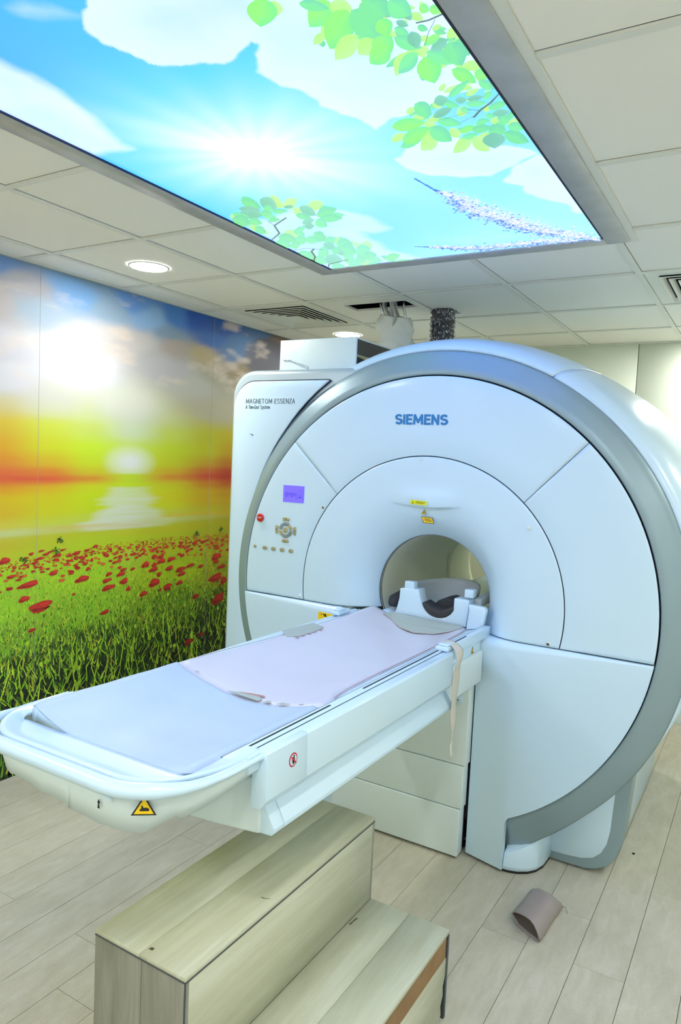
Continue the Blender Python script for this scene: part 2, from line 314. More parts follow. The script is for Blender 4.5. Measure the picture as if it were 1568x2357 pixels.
# ------------------------------------------------------------------ printed pictures (data in millimetres)
D = json.loads('''{"L":[[-702,1413,-713,1451,-719,1430,3],[-679,1440,-651,1469,-674,1467,3],[-744,1317,-732,1360,-746,1343,3],[-718,1268,-731,1302,-732,1281,3],[-742,1340,-799,1422,-777,1364,0],[-700,1478,-685,1507,-699,1500,3],[-636,1509,-624,1549,-640,1537,3],[-673,1304,-660,1331,-675,1324,3],[-674,1280,-658,1291,-670,1290,3],[-626,1383,-621,1411,-637,1406,3],[-694,1382,-679,1397,-692,1396,3],[-677,1720,-659,1724,-673,1736,3],[-650,1816,-623,1819,-640,1828,3],[-776,1641,-767,1672,-779,1663,3],[-854,1658,-824,1645,-843,1665,3],[-806,1703,-790,1733,-807,1728,3],[-836,1722,-815,1767,-835,1755,3],[-848,1683,-828,1704,-845,1703,3],[-790,1785,-784,1837,-800,1821,3],[-744,1420,-798,1491,-775,1439,3],[-720,1432,-787,1483,-751,1435,1],[-712,1454,-733,1554,-746,1502,0],[-698,1438,-661,1499,-694,1483,1],[-676,1524,-650,1595,-678,1572,0],[-629,1426,-622,1484,-647,1467,1],[-644,1426,-651,1513,-670,1473,1],[-644,1414,-688,1435,-663,1408,2],[-651,1392,-693,1411,-669,1389,0],[-737,1361,-705,1415,-736,1402,1],[-698,1358,-709,1413,-716,1385,2],[-722,1331,-706,1361,-722,1353,1],[-709,1313,-695,1336,-709,1330,2],[-679,1287,-681,1321,-688,1306,2],[-714,1260,-714,1294,-724,1280,2],[-693,1261,-692,1308,-709,1290,1],[-642,1571,-611,1573,-633,1594,0],[-641,1594,-623,1641,-642,1627,1],[-731,1605,-675,1592,-707,1609,3],[-697,1595,-664,1611,-687,1614,3],[-729,1631,-662,1582,-698,1620,1],[-689,1640,-653,1626,-674,1644,3],[-770,1639,-736,1635,-760,1657,2],[-816,1628,-804,1692,-830,1676,1],[-919,1710,-836,1722,-892,1743,0],[-958,1781,-907,1761,-939,1790,3],[-932,1800,-838,1757,-895,1810,0],[-837,1806,-907,1864,-867,1799,3],[-834,1758,-812,1846,-845,1822,1],[-801,1705,-744,1683,-778,1711,2],[-800,1728,-754,1769,-789,1765,1],[-772,1808,-726,1797,-755,1819,0],[-740,1814,-690,1820,-723,1835,1],[-758,1855,-833,1918,-790,1856,3],[-779,1845,-734,1841,-762,1857,1],[-753,1857,-742,1947,-767,1919,3],[-705,1843,-662,1845,-695,1879,1],[-697,1853,-721,1937,-732,1886,2],[-671,1865,-630,1939,-666,1924,1],[-650,1833,-612,1856,-640,1864,1],[-668,1795,-629,1791,-655,1816,1],[-664,1753,-624,1759,-650,1770,2],[-712,1775,-682,1783,-703,1791,1],[-680,1784,-662,1793,-677,1803,3],[-663,1722,-614,1714,-644,1734,1],[-694,1660,-656,1663,-680,1672,2],[-721,1653,-696,1659,-714,1669,2],[-749,1654,-725,1682,-745,1679,1],[-704,1681,-660,1692,-688,1699,1],[-743,1721,-707,1695,-727,1726,3],[-726,1697,-708,1710,-723,1714,1],[-658,1673,-631,1651,-645,1674,1],[-681,1751,-664,1769,-679,1770,1],[-634,1784,-615,1771,-626,1791,1],[-679,1347,-665,1364,-678,1363,1],[-655,1372,-637,1392,-651,1388,1],[-656,1368,-635,1363,-647,1373,3],[-648,1290,-639,1311,-652,1308,0],[-635,1306,-616,1319,-632,1324,0],[-905,1136,-961,1202,-950,1151,0],[-797,1200,-870,1248,-833,1197,0],[-849,1178,-810,1216,-841,1206,1],[-799,1208,-771,1245,-801,1240,3],[-862,1283,-899,1305,-879,1282,3],[-813,1284,-810,1301,-822,1299,3],[-802,1310,-786,1334,-803,1330,1],[-781,1240,-873,1330,-833,1253,0],[-771,1245,-761,1347,-795,1308,1],[-804,1320,-886,1372,-841,1319,3],[-780,1347,-831,1379,-804,1339,3],[-746,1234,-735,1298,-768,1281,1],[-735,1292,-743,1344,-756,1320,0],[-761,1341,-779,1387,-787,1359,0],[-763,1383,-825,1420,-791,1372,0],[-736,1226,-710,1280,-748,1273,1],[-695,1251,-674,1304,-703,1290,1],[-1535,1994,-1537,2085,-1562,2057,3],[-1535,2086,-1452,2043,-1511,2100,3],[-1456,2120,-1389,2109,-1445,2152,3],[-1786,2215,-1749,2214,-1795,2252,3],[-1711,2328,-1682,2373,-1734,2393,3],[-1575,2487,-1539,2466,-1572,2511,3],[-1536,2593,-1475,2581,-1523,2618,3],[-1631,2817,-1560,2781,-1621,2853,3],[-1686,2753,-1634,2731,-1678,2777,3],[-1511,2110,-1501,2134,-1519,2135,3],[-1632,1971,-1617,2057,-1652,2035,1],[-1567,1993,-1564,2080,-1600,2064,2],[-1535,2086,-1500,2094,-1528,2102,2],[-1483,2108,-1474,2195,-1504,2174,2],[-1473,2203,-1377,2174,-1448,2229,1],[-1540,2167,-1511,2223,-1544,2213,1],[-1481,2236,-1404,2261,-1464,2277,1],[-1507,2247,-1504,2317,-1533,2307,1],[-1569,2251,-1510,2238,-1555,2269,2],[-1580,2285,-1549,2298,-1583,2315,2],[-1691,2032,-1632,2078,-1682,2073,2],[-1722,2075,-1652,2119,-1717,2127,2],[-1751,2063,-1713,2115,-1748,2102,1],[-1789,2113,-1758,2179,-1816,2185,1],[-1735,2143,-1717,2196,-1752,2193,1],[-1767,2222,-1772,2294,-1796,2279,1],[-1612,2066,-1582,2086,-1619,2101,1],[-1598,2100,-1547,2122,-1587,2126,1],[-1660,2137,-1621,2154,-1655,2162,1],[-1664,2173,-1628,2188,-1661,2197,1],[-1653,2105,-1610,2116,-1649,2132,1],[-1651,2311,-1642,2373,-1667,2361,1],[-1646,2321,-1589,2297,-1631,2332,1],[-1751,2353,-1710,2414,-1764,2420,1],[-1710,2414,-1667,2432,-1719,2464,1],[-1599,2374,-1600,2459,-1634,2450,1],[-1615,2479,-1553,2461,-1605,2506,1],[-1662,2416,-1637,2461,-1676,2469,1],[-1808,2410,-1779,2477,-1829,2480,1],[-1638,2506,-1615,2562,-1653,2566,2],[-1583,2519,-1533,2557,-1598,2595,1],[-1779,2477,-1724,2462,-1775,2507,1],[-1609,2583,-1571,2655,-1639,2683,1],[-1571,2655,-1491,2630,-1564,2708,1],[-1569,2716,-1509,2719,-1567,2768,1],[-1551,2763,-1533,2812,-1564,2818,1],[-1497,2785,-1418,2755,-1479,2814,0],[-1481,2832,-1386,2849,-1446,2858,0],[-1780,2592,-1781,2653,-1817,2660,1],[-1699,2566,-1703,2643,-1746,2651,1],[-1744,2688,-1686,2732,-1756,2767,2],[-1648,2586,-1618,2617,-1660,2638,1],[-1655,2702,-1633,2752,-1679,2773,1],[-1609,2720,-1601,2786,-1633,2787,1],[-1615,2845,-1573,2839,-1618,2888,1],[-1782,2803,-1733,2844,-1789,2867,1],[-1685,2796,-1652,2830,-1704,2865,1],[-1792,2669,-1760,2724,-1813,2743,1],[-1801,2564,-1781,2632,-1821,2631,1],[-1642,2627,-1622,2645,-1648,2659,2]],"Br":[[5,-612,1665,-649,1697,-685,1722,-712,1750],[2,-685,1722,-711,1704],[1,-709,1718,-781,1725],[4,-615,1330,-650,1336,-676,1333],[1,-637,1339,-665,1371,-692,1410],[1,-708,1743,-754,1761],[6,-1817,2379,-1723,2319,-1685,2233,-1590,2178],[2,-1685,2233,-1677,2175],[7,-1808,2694,-1765,2638,-1738,2569,-1709,2543],[3,-1815,2529,-1734,2523,-1679,2564],[5,-1810,2814,-1771,2763,-1655,2733]],"Bl":[[[-1011,2040,0],[-993,2147,1],[-955,2236,12],[-946,2371,16],[-893,2440,17],[-848,2541,16],[-798,2638,14],[-711,2726,14],[-610,2822,6]],[[-1291,2637,0],[-1222,2671,4],[-1161,2701,8],[-1071,2750,10],[-896,2750,9],[-795,2746,11],[-691,2778,6]]],"Cl":[[1,[[-1144,911],[-1238,988],[-1293,1038],[-1317,1104],[-1286,1155],[-1277,1198],[-1215,1244],[-1170,1251],[-1118,1286],[-1054,1260],[-1016,1235],[-1000,1251],[-1048,1291],[-1073,1347],[-1059,1412],[-1026,1454],[-1027,1534],[-1015,1576],[-969,1627],[-958,1712],[-903,1679],[-829,1664],[-719,1623],[-633,1622],[-578,1199]]],[0.9,[[-1595,976],[-1581,1040],[-1585,1109],[-1588,1195],[-1602,1285],[-1639,1387],[-1658,1466],[-1665,1509],[-1728,1512],[-1813,1496],[-1845,1349],[-1917,1175]]],[0.45,[[-1386,928],[-1341,936],[-1300,975],[-1277,1014],[-1336,992],[-1388,959]]],[1,[[-1010,1905],[-916,1824],[-821,1811],[-750,1881],[-676,1950],[-624,2018],[-699,2063],[-797,2121],[-886,2100],[-957,2032],[-1007,1957]]],[1,[[-772,2187],[-709,2075],[-617,2037],[-604,2173],[-606,2526],[-639,2548],[-662,2435],[-717,2349],[-746,2256]]],[0.7,[[-1467,2110],[-1363,2201],[-1311,2295],[-1297,2440],[-1390,2473],[-1423,2431],[-1430,2700],[-1341,2851],[-1592,2846],[-1833,2869],[-1823,2446],[-1785,2120],[-1663,2171]]]],"An":[[2077,2498,110,150,210],[2190,2446,205,205,215],[2079,2341,225,215,215],[2299,2347,190,215,240],[2435,2461,120,170,225],[2568,2536,150,190,230],[2656,2420,175,205,235],[2864,2511,100,150,220],[2963,2435,140,180,225],[3204,2483,70,130,210],[3392,2493,30,90,190],[3137,2369,160,190,220],[3682,2465,25,85,175],[4004,2492,60,100,150],[3822,2374,60,120,180],[3600,2395,40,110,195],[4158,2427,60,60,70],[4066,2292,70,70,80],[3876,2237,170,150,110],[4260,2474,110,90,80],[3212,2279,215,200,190],[2872,2274,235,230,230],[2575,2269,240,240,245],[2315,2181,235,238,242],[2082,2142,225,225,235],[2084,1962,215,215,222],[2581,2022,225,225,235],[3218,2151,205,205,210],[3523,2273,225,205,160],[3612,2175,195,190,165],[3411,2095,200,200,190],[2322,1819,215,215,205],[2886,1864,215,218,205],[3625,1923,180,175,150],[2087,1779,210,200,160],[2088,1698,225,210,60],[2089,1616,230,180,30],[2324,1689,215,225,70],[2326,1602,215,225,30],[2589,1725,210,225,130],[2592,1610,210,240,40],[2890,1742,215,225,200],[3236,1734,205,215,120],[3240,1629,205,220,30],[3549,1750,195,190,40],[3725,1672,200,170,10],[2091,1503,235,110,70],[2230,1493,235,110,60],[2405,1483,235,130,50],[2568,1476,230,180,40],[2742,1483,215,225,40],[2899,1483,205,235,40],[3102,1475,225,190,30],[3322,1483,220,110,50],[3562,1497,205,70,50],[3734,1513,180,50,30],[2092,1410,235,190,20],[2330,1384,225,220,20],[2746,1374,215,235,20],[3251,1363,220,225,20],[3653,1383,215,160,20],[3746,1293,210,180,20],[2094,1285,225,215,60],[2094,1258,215,225,150],[2602,1249,215,225,120],[2907,1246,215,230,190],[3334,1211,215,220,130],[3751,1205,200,190,40],[2095,1219,210,200,50],[2604,1178,205,215,40],[3260,1148,200,210,35],[3755,1131,185,170,25],[2096,1139,200,230,40],[2606,1072,195,235,40],[3265,1039,195,205,30],[3761,1026,190,180,25],[2098,1034,185,235,45],[2609,977,185,235,45],[3270,930,190,215,25],[3769,877,170,170,25],[2100,864,170,225,50],[2614,785,150,205,45],[3279,710,110,150,30],[3782,635,70,90,25],[2102,694,130,180,50],[2619,592,60,95,30],[3288,488,30,45,20],[3795,391,12,16,16],[2105,521,40,60,25],[2624,397,12,22,12],[3296,320,12,16,12],[2107,348,25,35,15],[2627,298,10,15,10]],"Po":[[2119,1092,31,16],[2155,1011,25,9],[2196,992,18,6],[2251,960,61,16],[2228,890,32,15],[2323,839,66,28],[2576,950,48,16],[2396,1002,27,11],[2506,989,19,7],[2232,1094,18,7],[2287,1068,23,7],[2310,1085,29,7],[2264,1114,14,8],[2351,1105,22,7],[2416,1093,29,8],[2406,1072,20,7],[2451,1119,20,5],[2497,1057,21,6],[2534,1031,18,5],[2492,1085,18,7],[2537,1094,28,10],[2607,1104,22,6],[2660,1121,20,8],[2595,1032,19,7],[2615,1001,17,10],[2759,957,23,11],[2745,922,33,12],[2757,880,49,15],[2735,744,33,12],[2275,725,23,9],[2237,1061,16,5],[2294,1043,13,6],[2174,1053,11,6],[2168,1041,8,5],[2561,1071,21,6],[2599,1075,12,8],[2638,1048,12,10],[2765,1097,13,8],[2736,1065,18,6],[2377,1116,19,5],[2322,1124,19,5],[2524,875,12,6],[2533,1075,14,5],[2635,1078,12,5],[2646,1093,15,5],[3100,1023,23,14],[3153,1019,27,11],[3160,991,34,16],[3242,995,36,14],[3032,982,32,18],[3102,975,23,12],[3097,947,38,14],[3143,912,19,15],[3340,1011,22,10],[3229,940,33,15],[3327,923,46,14],[3338,894,36,14],[3415,939,40,11],[3513,924,26,10],[3662,972,48,24],[3664,940,29,13],[3717,901,45,13],[3662,831,66,27],[3744,802,31,27],[3321,839,31,13],[3106,865,45,25],[3219,825,35,22],[2869,903,30,17],[2844,947,32,13],[2862,970,24,10],[2835,986,16,8],[2932,967,19,8],[2903,855,17,14],[3021,809,32,15],[3158,815,12,9],[3474,731,31,16],[3692,681,63,34],[3735,704,22,20],[3424,442,44,19],[3538,468,32,12],[2960,1032,15,7],[2946,1052,11,7],[2802,1045,18,6],[2833,1052,14,5],[2797,1018,19,8],[3104,1069,27,5],[3131,1056,15,4],[3318,1074,22,7],[3367,1052,16,5],[3261,1063,14,5],[3445,1080,20,11],[3526,1081,14,10],[3674,1029,22,7],[3330,1091,19,7],[3488,1096,20,6],[3564,1088,39,6],[3656,1089,22,4]],"sun":[-1357,1698],"msun":[2896,1582],"horizon":[[2091,1476],[3734,1513]]}''')

def noise2(x, y, seed=0, octs=4, base=1.0):
    """smooth value noise on arrays"""
    out = np.zeros_like(x, dtype=float); amp = 1.0; tot = 0
    r = np.random.default_rng(seed); 
    for o in range(octs):
        T = r.random((64, 64)); f = base * 2 ** o
        u = x * f; v = y * f
        iu = np.floor(u).astype(int); iv = np.floor(v).astype(int)
        fu = u - iu; fv = v - iv
        fu = fu * fu * (3 - 2 * fu); fv = fv * fv * (3 - 2 * fv)
        a = T[iu % 64, iv % 64]; b = T[(iu + 1) % 64, iv % 64]; c = T[iu % 64, (iv + 1) % 64]; d = T[(iu + 1) % 64, (iv + 1) % 64]
        out += amp * ((a * (1 - fu) + b * fu) * (1 - fv) + (c * (1 - fu) + d * fu) * fv)
        tot += amp; amp *= .5
    return out / tot

def poly_sdf(px, py, poly):
    """signed distance to a polygon, positive inside"""
    P = np.array(poly, float); n = len(P); ins = np.zeros(px.shape, bool); d = np.full(px.shape, 1e9)
    for i in range(n):
        x1, y1 = P[i]; x2, y2 = P[(i + 1) % n]
        c = ((y1 > py) != (y2 > py)) & (px < (x2 - x1) * (py - y1) / (y2 - y1 + 1e-9) + x1)
        ins ^= c
        ex, ey = x2 - x1, y2 - y1; t = np.clip(((px - x1) * ex + (py - y1) * ey) / (ex * ex + ey * ey + 1e-9), 0, 1)
        d = np.minimum(d, np.hypot(px - x1 - t * ex, py - y1 - t * ey))
    return np.where(ins, d, -d)

def lin(a):
    a = np.asarray(a, float) / 255.0
    return np.where(a <= .04045, a / 12.92, ((a + .055) / 1.055) ** 2.4)

def color_mesh(name, V, F, colv, mt, parent):
    """V (n,3), F list of tuples or (k,4) array, per-vertex colours"""
    me = bpy.data.meshes.new(name)
    V = np.asarray(V, np.float32)
    if isinstance(F, np.ndarray):
        k, s = F.shape
        me.vertices.add(len(V)); me.vertices.foreach_set('co', V.ravel())
        me.loops.add(k * s); me.loops.foreach_set('vertex_index', F.ravel().astype(np.int32))
        me.polygons.add(k); me.polygons.foreach_set('loop_start', np.arange(0, k * s, s, dtype=np.int32))
        me.polygons.foreach_set('loop_total', np.full(k, s, np.int32))
        me.update(calc_edges=True)
    else:
        me.from_pydata([tuple(map(float, v)) for v in V], [], F); me.update()
    at = me.color_attributes.new('Col', 'FLOAT_COLOR', 'POINT')
    cc = np.ones((len(V), 4), np.float32); cc[:, :3] = colv
    at.data.foreach_set('color', cc.ravel())
    me.materials.append(mt)
    return link(name, me, parent)

def grid_quads(n, m):
    i, j = np.meshgrid(np.arange(n - 1), np.arange(m - 1), indexing='ij')
    a = i * m + j
    return np.stack([a, a + m, a + m + 1, a + 1], -1).reshape(-1, 4)

# ------------------------------------------------------------------ room shell
X0, X1, Y0, Y1 = -3.14, 1.70, -1.70, 5.23
floor = struct(box('floor', X0, X1, Y0, Y1, -.08, -.004, mat('floor_screed', (.03, .03, .028, 1), .9)))
px0 = -.94
k0 = int(math.ceil((X0 - px0) / .1633)) - 1; k1 = int((X1 - px0) / .1633) + 1
pl_mesh = {}
for k in range(k0, k1):
    xa = max(px0 + k * .1633, X0); xb = min(px0 + (k + 1) * .1633, X1)
    if xb - xa < .01: continue
    st = {3: 3.64 - 1.22 * 4, 4: 3.03 - 1.22 * 4}.get(k, -1.7 - random.random() * 1.22)
    y = st - 1.22 if st > Y0 else st
    while y < Y1:
        ya = max(y, Y0); yb = min(y + 1.22, Y1); y += 1.22
        if yb - ya < .02: continue
        g = .0009
        box('plank', xa + g, xb - g, ya + g, yb - g, -.004, 0 - random.random() * .0004, PLANK, floor)

ceiling = struct(box('ceiling', X0, X1, Y0, Y1, CEIL + .35, CEIL + .45, mat('plenum_slab', (.05, .05, .05, 1), .9)))
wl = struct(box('wall_left', X0 - .12, X0 - .004, Y0 - .1, Y1 + .1, 0, CEIL + .35, WALLW))
wr = struct(box('wall_right', X1, X1 + .12, Y0 - .1, Y1 + .1, 0, CEIL + .35, WALLW))
wf = struct(box('wall_rear', X0, X1, Y0 - .12, Y0, 0, CEIL + .35, WALLW))
wb = struct(box('wall_back', X0, X1, Y1 + .004, Y1 + .12, 0, CEIL + .35, NAVY))
xs = [X0, -2.04, -.841, .36, X1]
for a, b in zip(xs[:-1], xs[1:]):
    box('wall_panel', a + .002, b - .002, Y1 - .008, Y1 + .004, 0.0, CEIL, WALLP, wb, .0015, 1)
struct(box('baseboard_back', X0 + .02, X1, Y1 - .02, Y1 - .008, 0, .08, WHITE2, None, .002))

# ceiling grid
GX = [X0, -2.904, -2.336, -1.75, -1.172, -.572, .02, .61, 1.2, X1]
GY = [Y0, -1.47, -.87, -.27, .34, .945, 1.565, 2.18, 2.797, 3.412, 4.085, 4.715, Y1]
SKX0, SKX1, SKY1 = -1.813, -.611, 2.84
FX0, FX1, FY1 = -1.90, -.526, 2.912        # outer edge of the aluminium surround
SKY0 = .20
FY0 = SKY0 - .08
T = .014
def tile(xa, xb, ya, yb, hole=None):
    z0 = CEIL + .003; z1 = z0 + .012
    if hole is None:
        return box('ceiling_tile', xa, xb, ya, yb, z0, z1, TILE, ceiling)
    hx0, hx1, hy0, hy1 = hole
    V = []; F = []
    for b in ((xa, xb, ya, hy0), (xa, xb, hy1, yb), (xa, hx0, hy0, hy1), (hx1, xb, hy0, hy1)):
        n = len(V); V += boxv(b[0], b[1], b[2], b[3], z0, z1); F += [tuple(i + n for i in f) for f in BOXF]
    return mesh('ceiling_tile', V, F, TILE, ceiling)
HOLES = {(2, 9): (-2.18, -1.79, 3.575, 3.735), (3, 9): (-1.745, -1.625, 3.815, 3.985)}
VENTS = [(1, 9), (5, 9), (5, 3), (1, 3)]
LAMPS = [(1, 7), (1, 10), (1, 4), (5, 4), (5, 11), (1, 1), (3, 1), (5, 1), (7, 4), (7, 7), (7, 10), (7, 1)]  # middle lamp behind the camera is unseen, added to lift ambient light
for i in range(len(GX) - 1):
    for j in range(len(GY) - 1):
        xa, xb, ya, yb = GX[i] + T, GX[i + 1] - T, GY[j] + T, GY[j + 1] - T
        if i == 0: xa = X0
        if j == len(GY) - 2: yb = Y1
        if (i, j) in VENTS: continue
        if xb > FX0 and xa < FX1 and yb > FY0 and ya < FY1:      # cut round the light panel
            if xa < FX0 and FX0 - xa > .05: tile(xa, FX0, ya, yb)
            if ya < FY0 - .03: tile(max(xa, FX0), min(xb, FX1), ya, FY0)
            if yb > FY1 + .03: tile(max(xa, FX0), min(xb, FX1), FY1, yb)
            if xb > FX1 and xb - FX1 > .06: tile(FX1, xb, ya, yb)
            continue
        tile(xa, xb, ya, yb, HOLES.get((i, j)))
for i, x in enumerate(GX[1:-1]):
    segs = [(Y0, Y1)]
    if FX0 < x < FX1: segs = [(Y0, FY0), (FY1, Y1)]
    if x == -.572: segs = [(Y0, FY0), (FY1, Y1)]
    for a, b in segs: box('grid_bar', x - .0125, x + .0125, a, b, CEIL - .004, CEIL + .002, TBAR, ceiling)
for j, y in enumerate(GY[1:-1]):
    segs = [(X0, X1)]
    if FY0 < y < FY1: segs = [(X0, FX0), (FX1, X1)]
    for a, b in segs: box('grid_bar', a, b, y - .0125, y + .0125, CEIL - .0035, CEIL + .0025, TBAR, ceiling)
box('edge_angle', X0, X0 + .02, Y0, Y1, CEIL - .004, CEIL + .002, TBAR, ceiling)
box('edge_angle', X0, X1, Y1 - .02, Y1, CEIL - .0045, CEIL + .0015, TBAR, ceiling)
# light bar alongside the surround
box('grid_bar', FX1, FX1 + .024, FY0, FY1 + .02, CEIL - .006, CEIL + .002, TBAR, ceiling)

# ------------------------------------------------------------------ backlit sky panel
sky = empty('ceiling_light_panel', ((SKX0 + SKX1) / 2, 1.2, CEIL), 'large backlit ceiling panel printed with blue sky, clouds, sun and leaves', 'light panel')
zb = CEIL - .012
for nm, b in (('frame_rail', (FX0, SKX0, FY0, FY1)), ('frame_rail', (SKX1, FX1, FY0, FY1)), ('frame_rail', (SKX0, SKX1, SKY1, FY1)), ('frame_rail', (SKX0, SKX1, FY0, SKY0))):
    box(nm, b[0], b[1], b[2], b[3], zb, CEIL + .02, ALU, sky, .0015, 1)
box('edge_gap', SKX1 - .005, SKX1, SKY0, SKY1, zb - .0005, CEIL + .02, NAVY, sky)
box('edge_gap', SKX0, SKX0 + .003, SKY0, SKY1, zb - .0005, CEIL + .02, NAVY, sky)

SKYM = attr_mat('backlit_print', emit=SKY_POWER)
LEAFM = attr_mat('backlit_leaf_print', emit=SKY_POWER, sampling=False)
nx, ny = 181, 421
gx = np.linspace(SKX0, SKX1, nx); gy = np.linspace(SKY0, SKY1, ny)
GXX, GYY = np.meshgrid(gx, gy, indexing='ij')
mmx, mmy = GXX * 1000, GYY * 1000
sx_, sy_ = D['sun']
dS = np.hypot((mmx - sx_) / 1.0, (mmy - sy_) / 1.0)
u = np.clip((mmx + 1813) / 1200, 0, 1); v = np.clip((mmy - 1100) / 1740, 0, 1)
deep = lin([58, 186, 255]); mid = lin([105, 226, 255]); pale = lin([180, 252, 255])
t = np.clip(.30 * u + .62 * v - .08 + .55 * np.exp(-(dS / 420) ** 2), 0, 1)
def ramp(t, cs):
    t = np.clip(t, 0, 1) * (len(cs) - 1); i = np.minimum(t.astype(int), len(cs) - 2); f = (t - i)[..., None]
    cs = np.array(cs); return cs[i] * (1 - f) + cs[i + 1] * f
col = ramp(t, [deep, mid, pale, pale])
cloudc = lin([218, 246, 255]); cloudw = lin([240, 255, 255])
for k, (a, P) in enumerate(D['Cl']):
    jx = (noise2(mmx, mmy, 3 + k, 4, 1 / 70.) - .5) * 42; jy = (noise2(mmx, mmy, 33 + k, 4, 1 / 70.) - .5) * 42
    sd = poly_sdf(mmx + jx, mmy + jy, P)
    soft = 7 if a == 1 else 40
    c = np.clip(sd / soft + .5, 0, 1) * a
    dn = noise2(mmx, mmy, 60 + k, 4, 1 / 160.)
    inner = np.clip(1.25 - sd / 160 + (dn - .5) * 1.6, 0, 1)
    cc = cloudc * (1 - inner[..., None]) + cloudw * inner[..., None]
    col = col * (1 - c[..., None]) + cc * c[..., None]
ang = np.arctan2(mmy - sy_, mmx - sx_)
rays = 1 + .22 * np.sin(ang * 7 + 1) * np.sin(ang * 11 + 2.2) + .5 * np.clip(np.cos(2 * (ang - .9)), 0, 1) ** 6
gl = np.exp(-(dS / (165 * rays)) ** 1.35)
col = col * (1 - gl[..., None]) + gl[..., None] * np.array([1.5, 1.3, 1])
for cx_, cy_, rr in ((-1480, 1230, 90), (-900, 2560, 60)):
    pass
col = col * np.array([.88, .98, 2.5])
zz = np.full_like(GXX, CEIL - .006)
color_mesh('printed_diffuser', np.stack([GXX, GYY, zz], -1).reshape(-1, 3), grid_quads(nx, ny)[:, ::-1], col.reshape(-1, 3), SKYM, sky)

V = []; F = []; CC = []
zl = [CEIL - .0066]
def addpoly(pts, cols):
    n = len(V)
    z = zl[0]; zl[0] -= .000004
    for p in pts: V.append((min(max(p[0], SKX0 + .004), SKX1 - .006), min(max(p[1], SKY0), SKY1 - .002), z))
    CC.extend(cols); return n
LC = [(lin([150, 255, 128]), lin([128, 246, 150])), (lin([128, 240, 160]), lin([118, 224, 180])), (lin([122, 205, 172]), lin([135, 214, 190])), (lin([190, 255, 140]), lin([196, 255, 165]))]
def leafpoly(b, t, s, c, wash=0.0):
    b = np.array(b, float); t = np.array(t, float); s = np.array(s, float)
    a = t - b; sd = s - (b + a * .45)
    up = []; dn = []; K = 9
    for i in range(1, K):
        f = i / K; ww = math.sin(math.pi * f ** .85) ** .8
        up.append(b + a * f + sd * ww); dn.append(b + a * f - sd * ww)
    rim = [b] + up + [t] + dn[::-1]
    c0, c1 = LC[c]; c0 = c0 * (1 - wash) + pale * wash; c1 = c1 * (1 - wash) + pale * wash
    j = .94 + .1 * random.random()
    n = addpoly([(q[0], q[1]) for q in rim] + [tuple(b + a * .5)], [c0 * j if i < len(rim) // 2 else c1 * j for i in range(len(rim))] + [c0 * j * 1.02])
    m_ = len(rim)
    for i in range(m_): F.append((n + i, n + m_, n + (i + 1) % m_))
    # midrib
    ca = (c0 * .8 + pale * .2)
    aa = a / (np.linalg.norm(a) + 1e-9); nn = np.array([-aa[1], aa[0]]) * .0006
    n = addpoly([tuple(b + a * .08 + nn), tuple(b + a * .08 - nn), tuple(b + a * .9)], [ca] * 3)
    F.append((n + 1, n, n + 2))
LV = []
for q in D['L']:
    q6 = [x / 1000. for x in q[:6]]
    far = min(1, max(0, (q6[1] - 2.0) / .8)); wash = .42 * far if q6[0] < -1.2 else 0.0
    b_, t_, s_ = (np.array(q6[i:i + 2]) for i in (0, 2, 4))
    m_ = b_ + (t_ - b_) * .45; sd_ = (s_ - m_) * 1.22; ax_ = (t_ - b_)
    LV.append((b_ - ax_ * .04, t_ + ax_ * .06, m_ + sd_, q[6], wash))
    if random.random() < .75:
        rt = random.uniform(-.7, .7); cr, sr_ = math.cos(rt), math.sin(rt); R2 = np.array([[cr, -sr_], [sr_, cr]]); k_ = random.uniform(.55, .85)
        o_ = b_ + ax_ * random.uniform(-.2, .5) + sd_ * random.uniform(-.8, .8); a2 = R2 @ ax_ * k_
        LV.insert(0, (o_, o_ + a2, o_ + a2 * .45 + R2 @ sd_ * k_, 3 if random.random() < .55 else 1, wash))
for l_ in LV: leafpoly(*l_)
brc = lin([92, 128, 92])
for b in D['Br']:
    wd = b[0] / 1000.; P = [(b[i] / 1000., b[i + 1] / 1000.) for i in range(1, len(b), 2)]
    for p, q in zip(P[:-1], P[1:]):
        a = np.array(q) - np.array(p); nn = np.array([-a[1], a[0]]) / (np.linalg.norm(a) + 1e-9) * wd * .6
        n = addpoly([np.array(p) + nn, np.array(q) + nn, np.array(q) - nn, np.array(p) - nn], [brc] * 4); F.append((n, n + 1, n + 2, n + 3))
me_l = color_mesh('printed_leaves', np.array(V), F, np.array(CC), LEAFM, sky); me_l['kind'] = 'stuff'
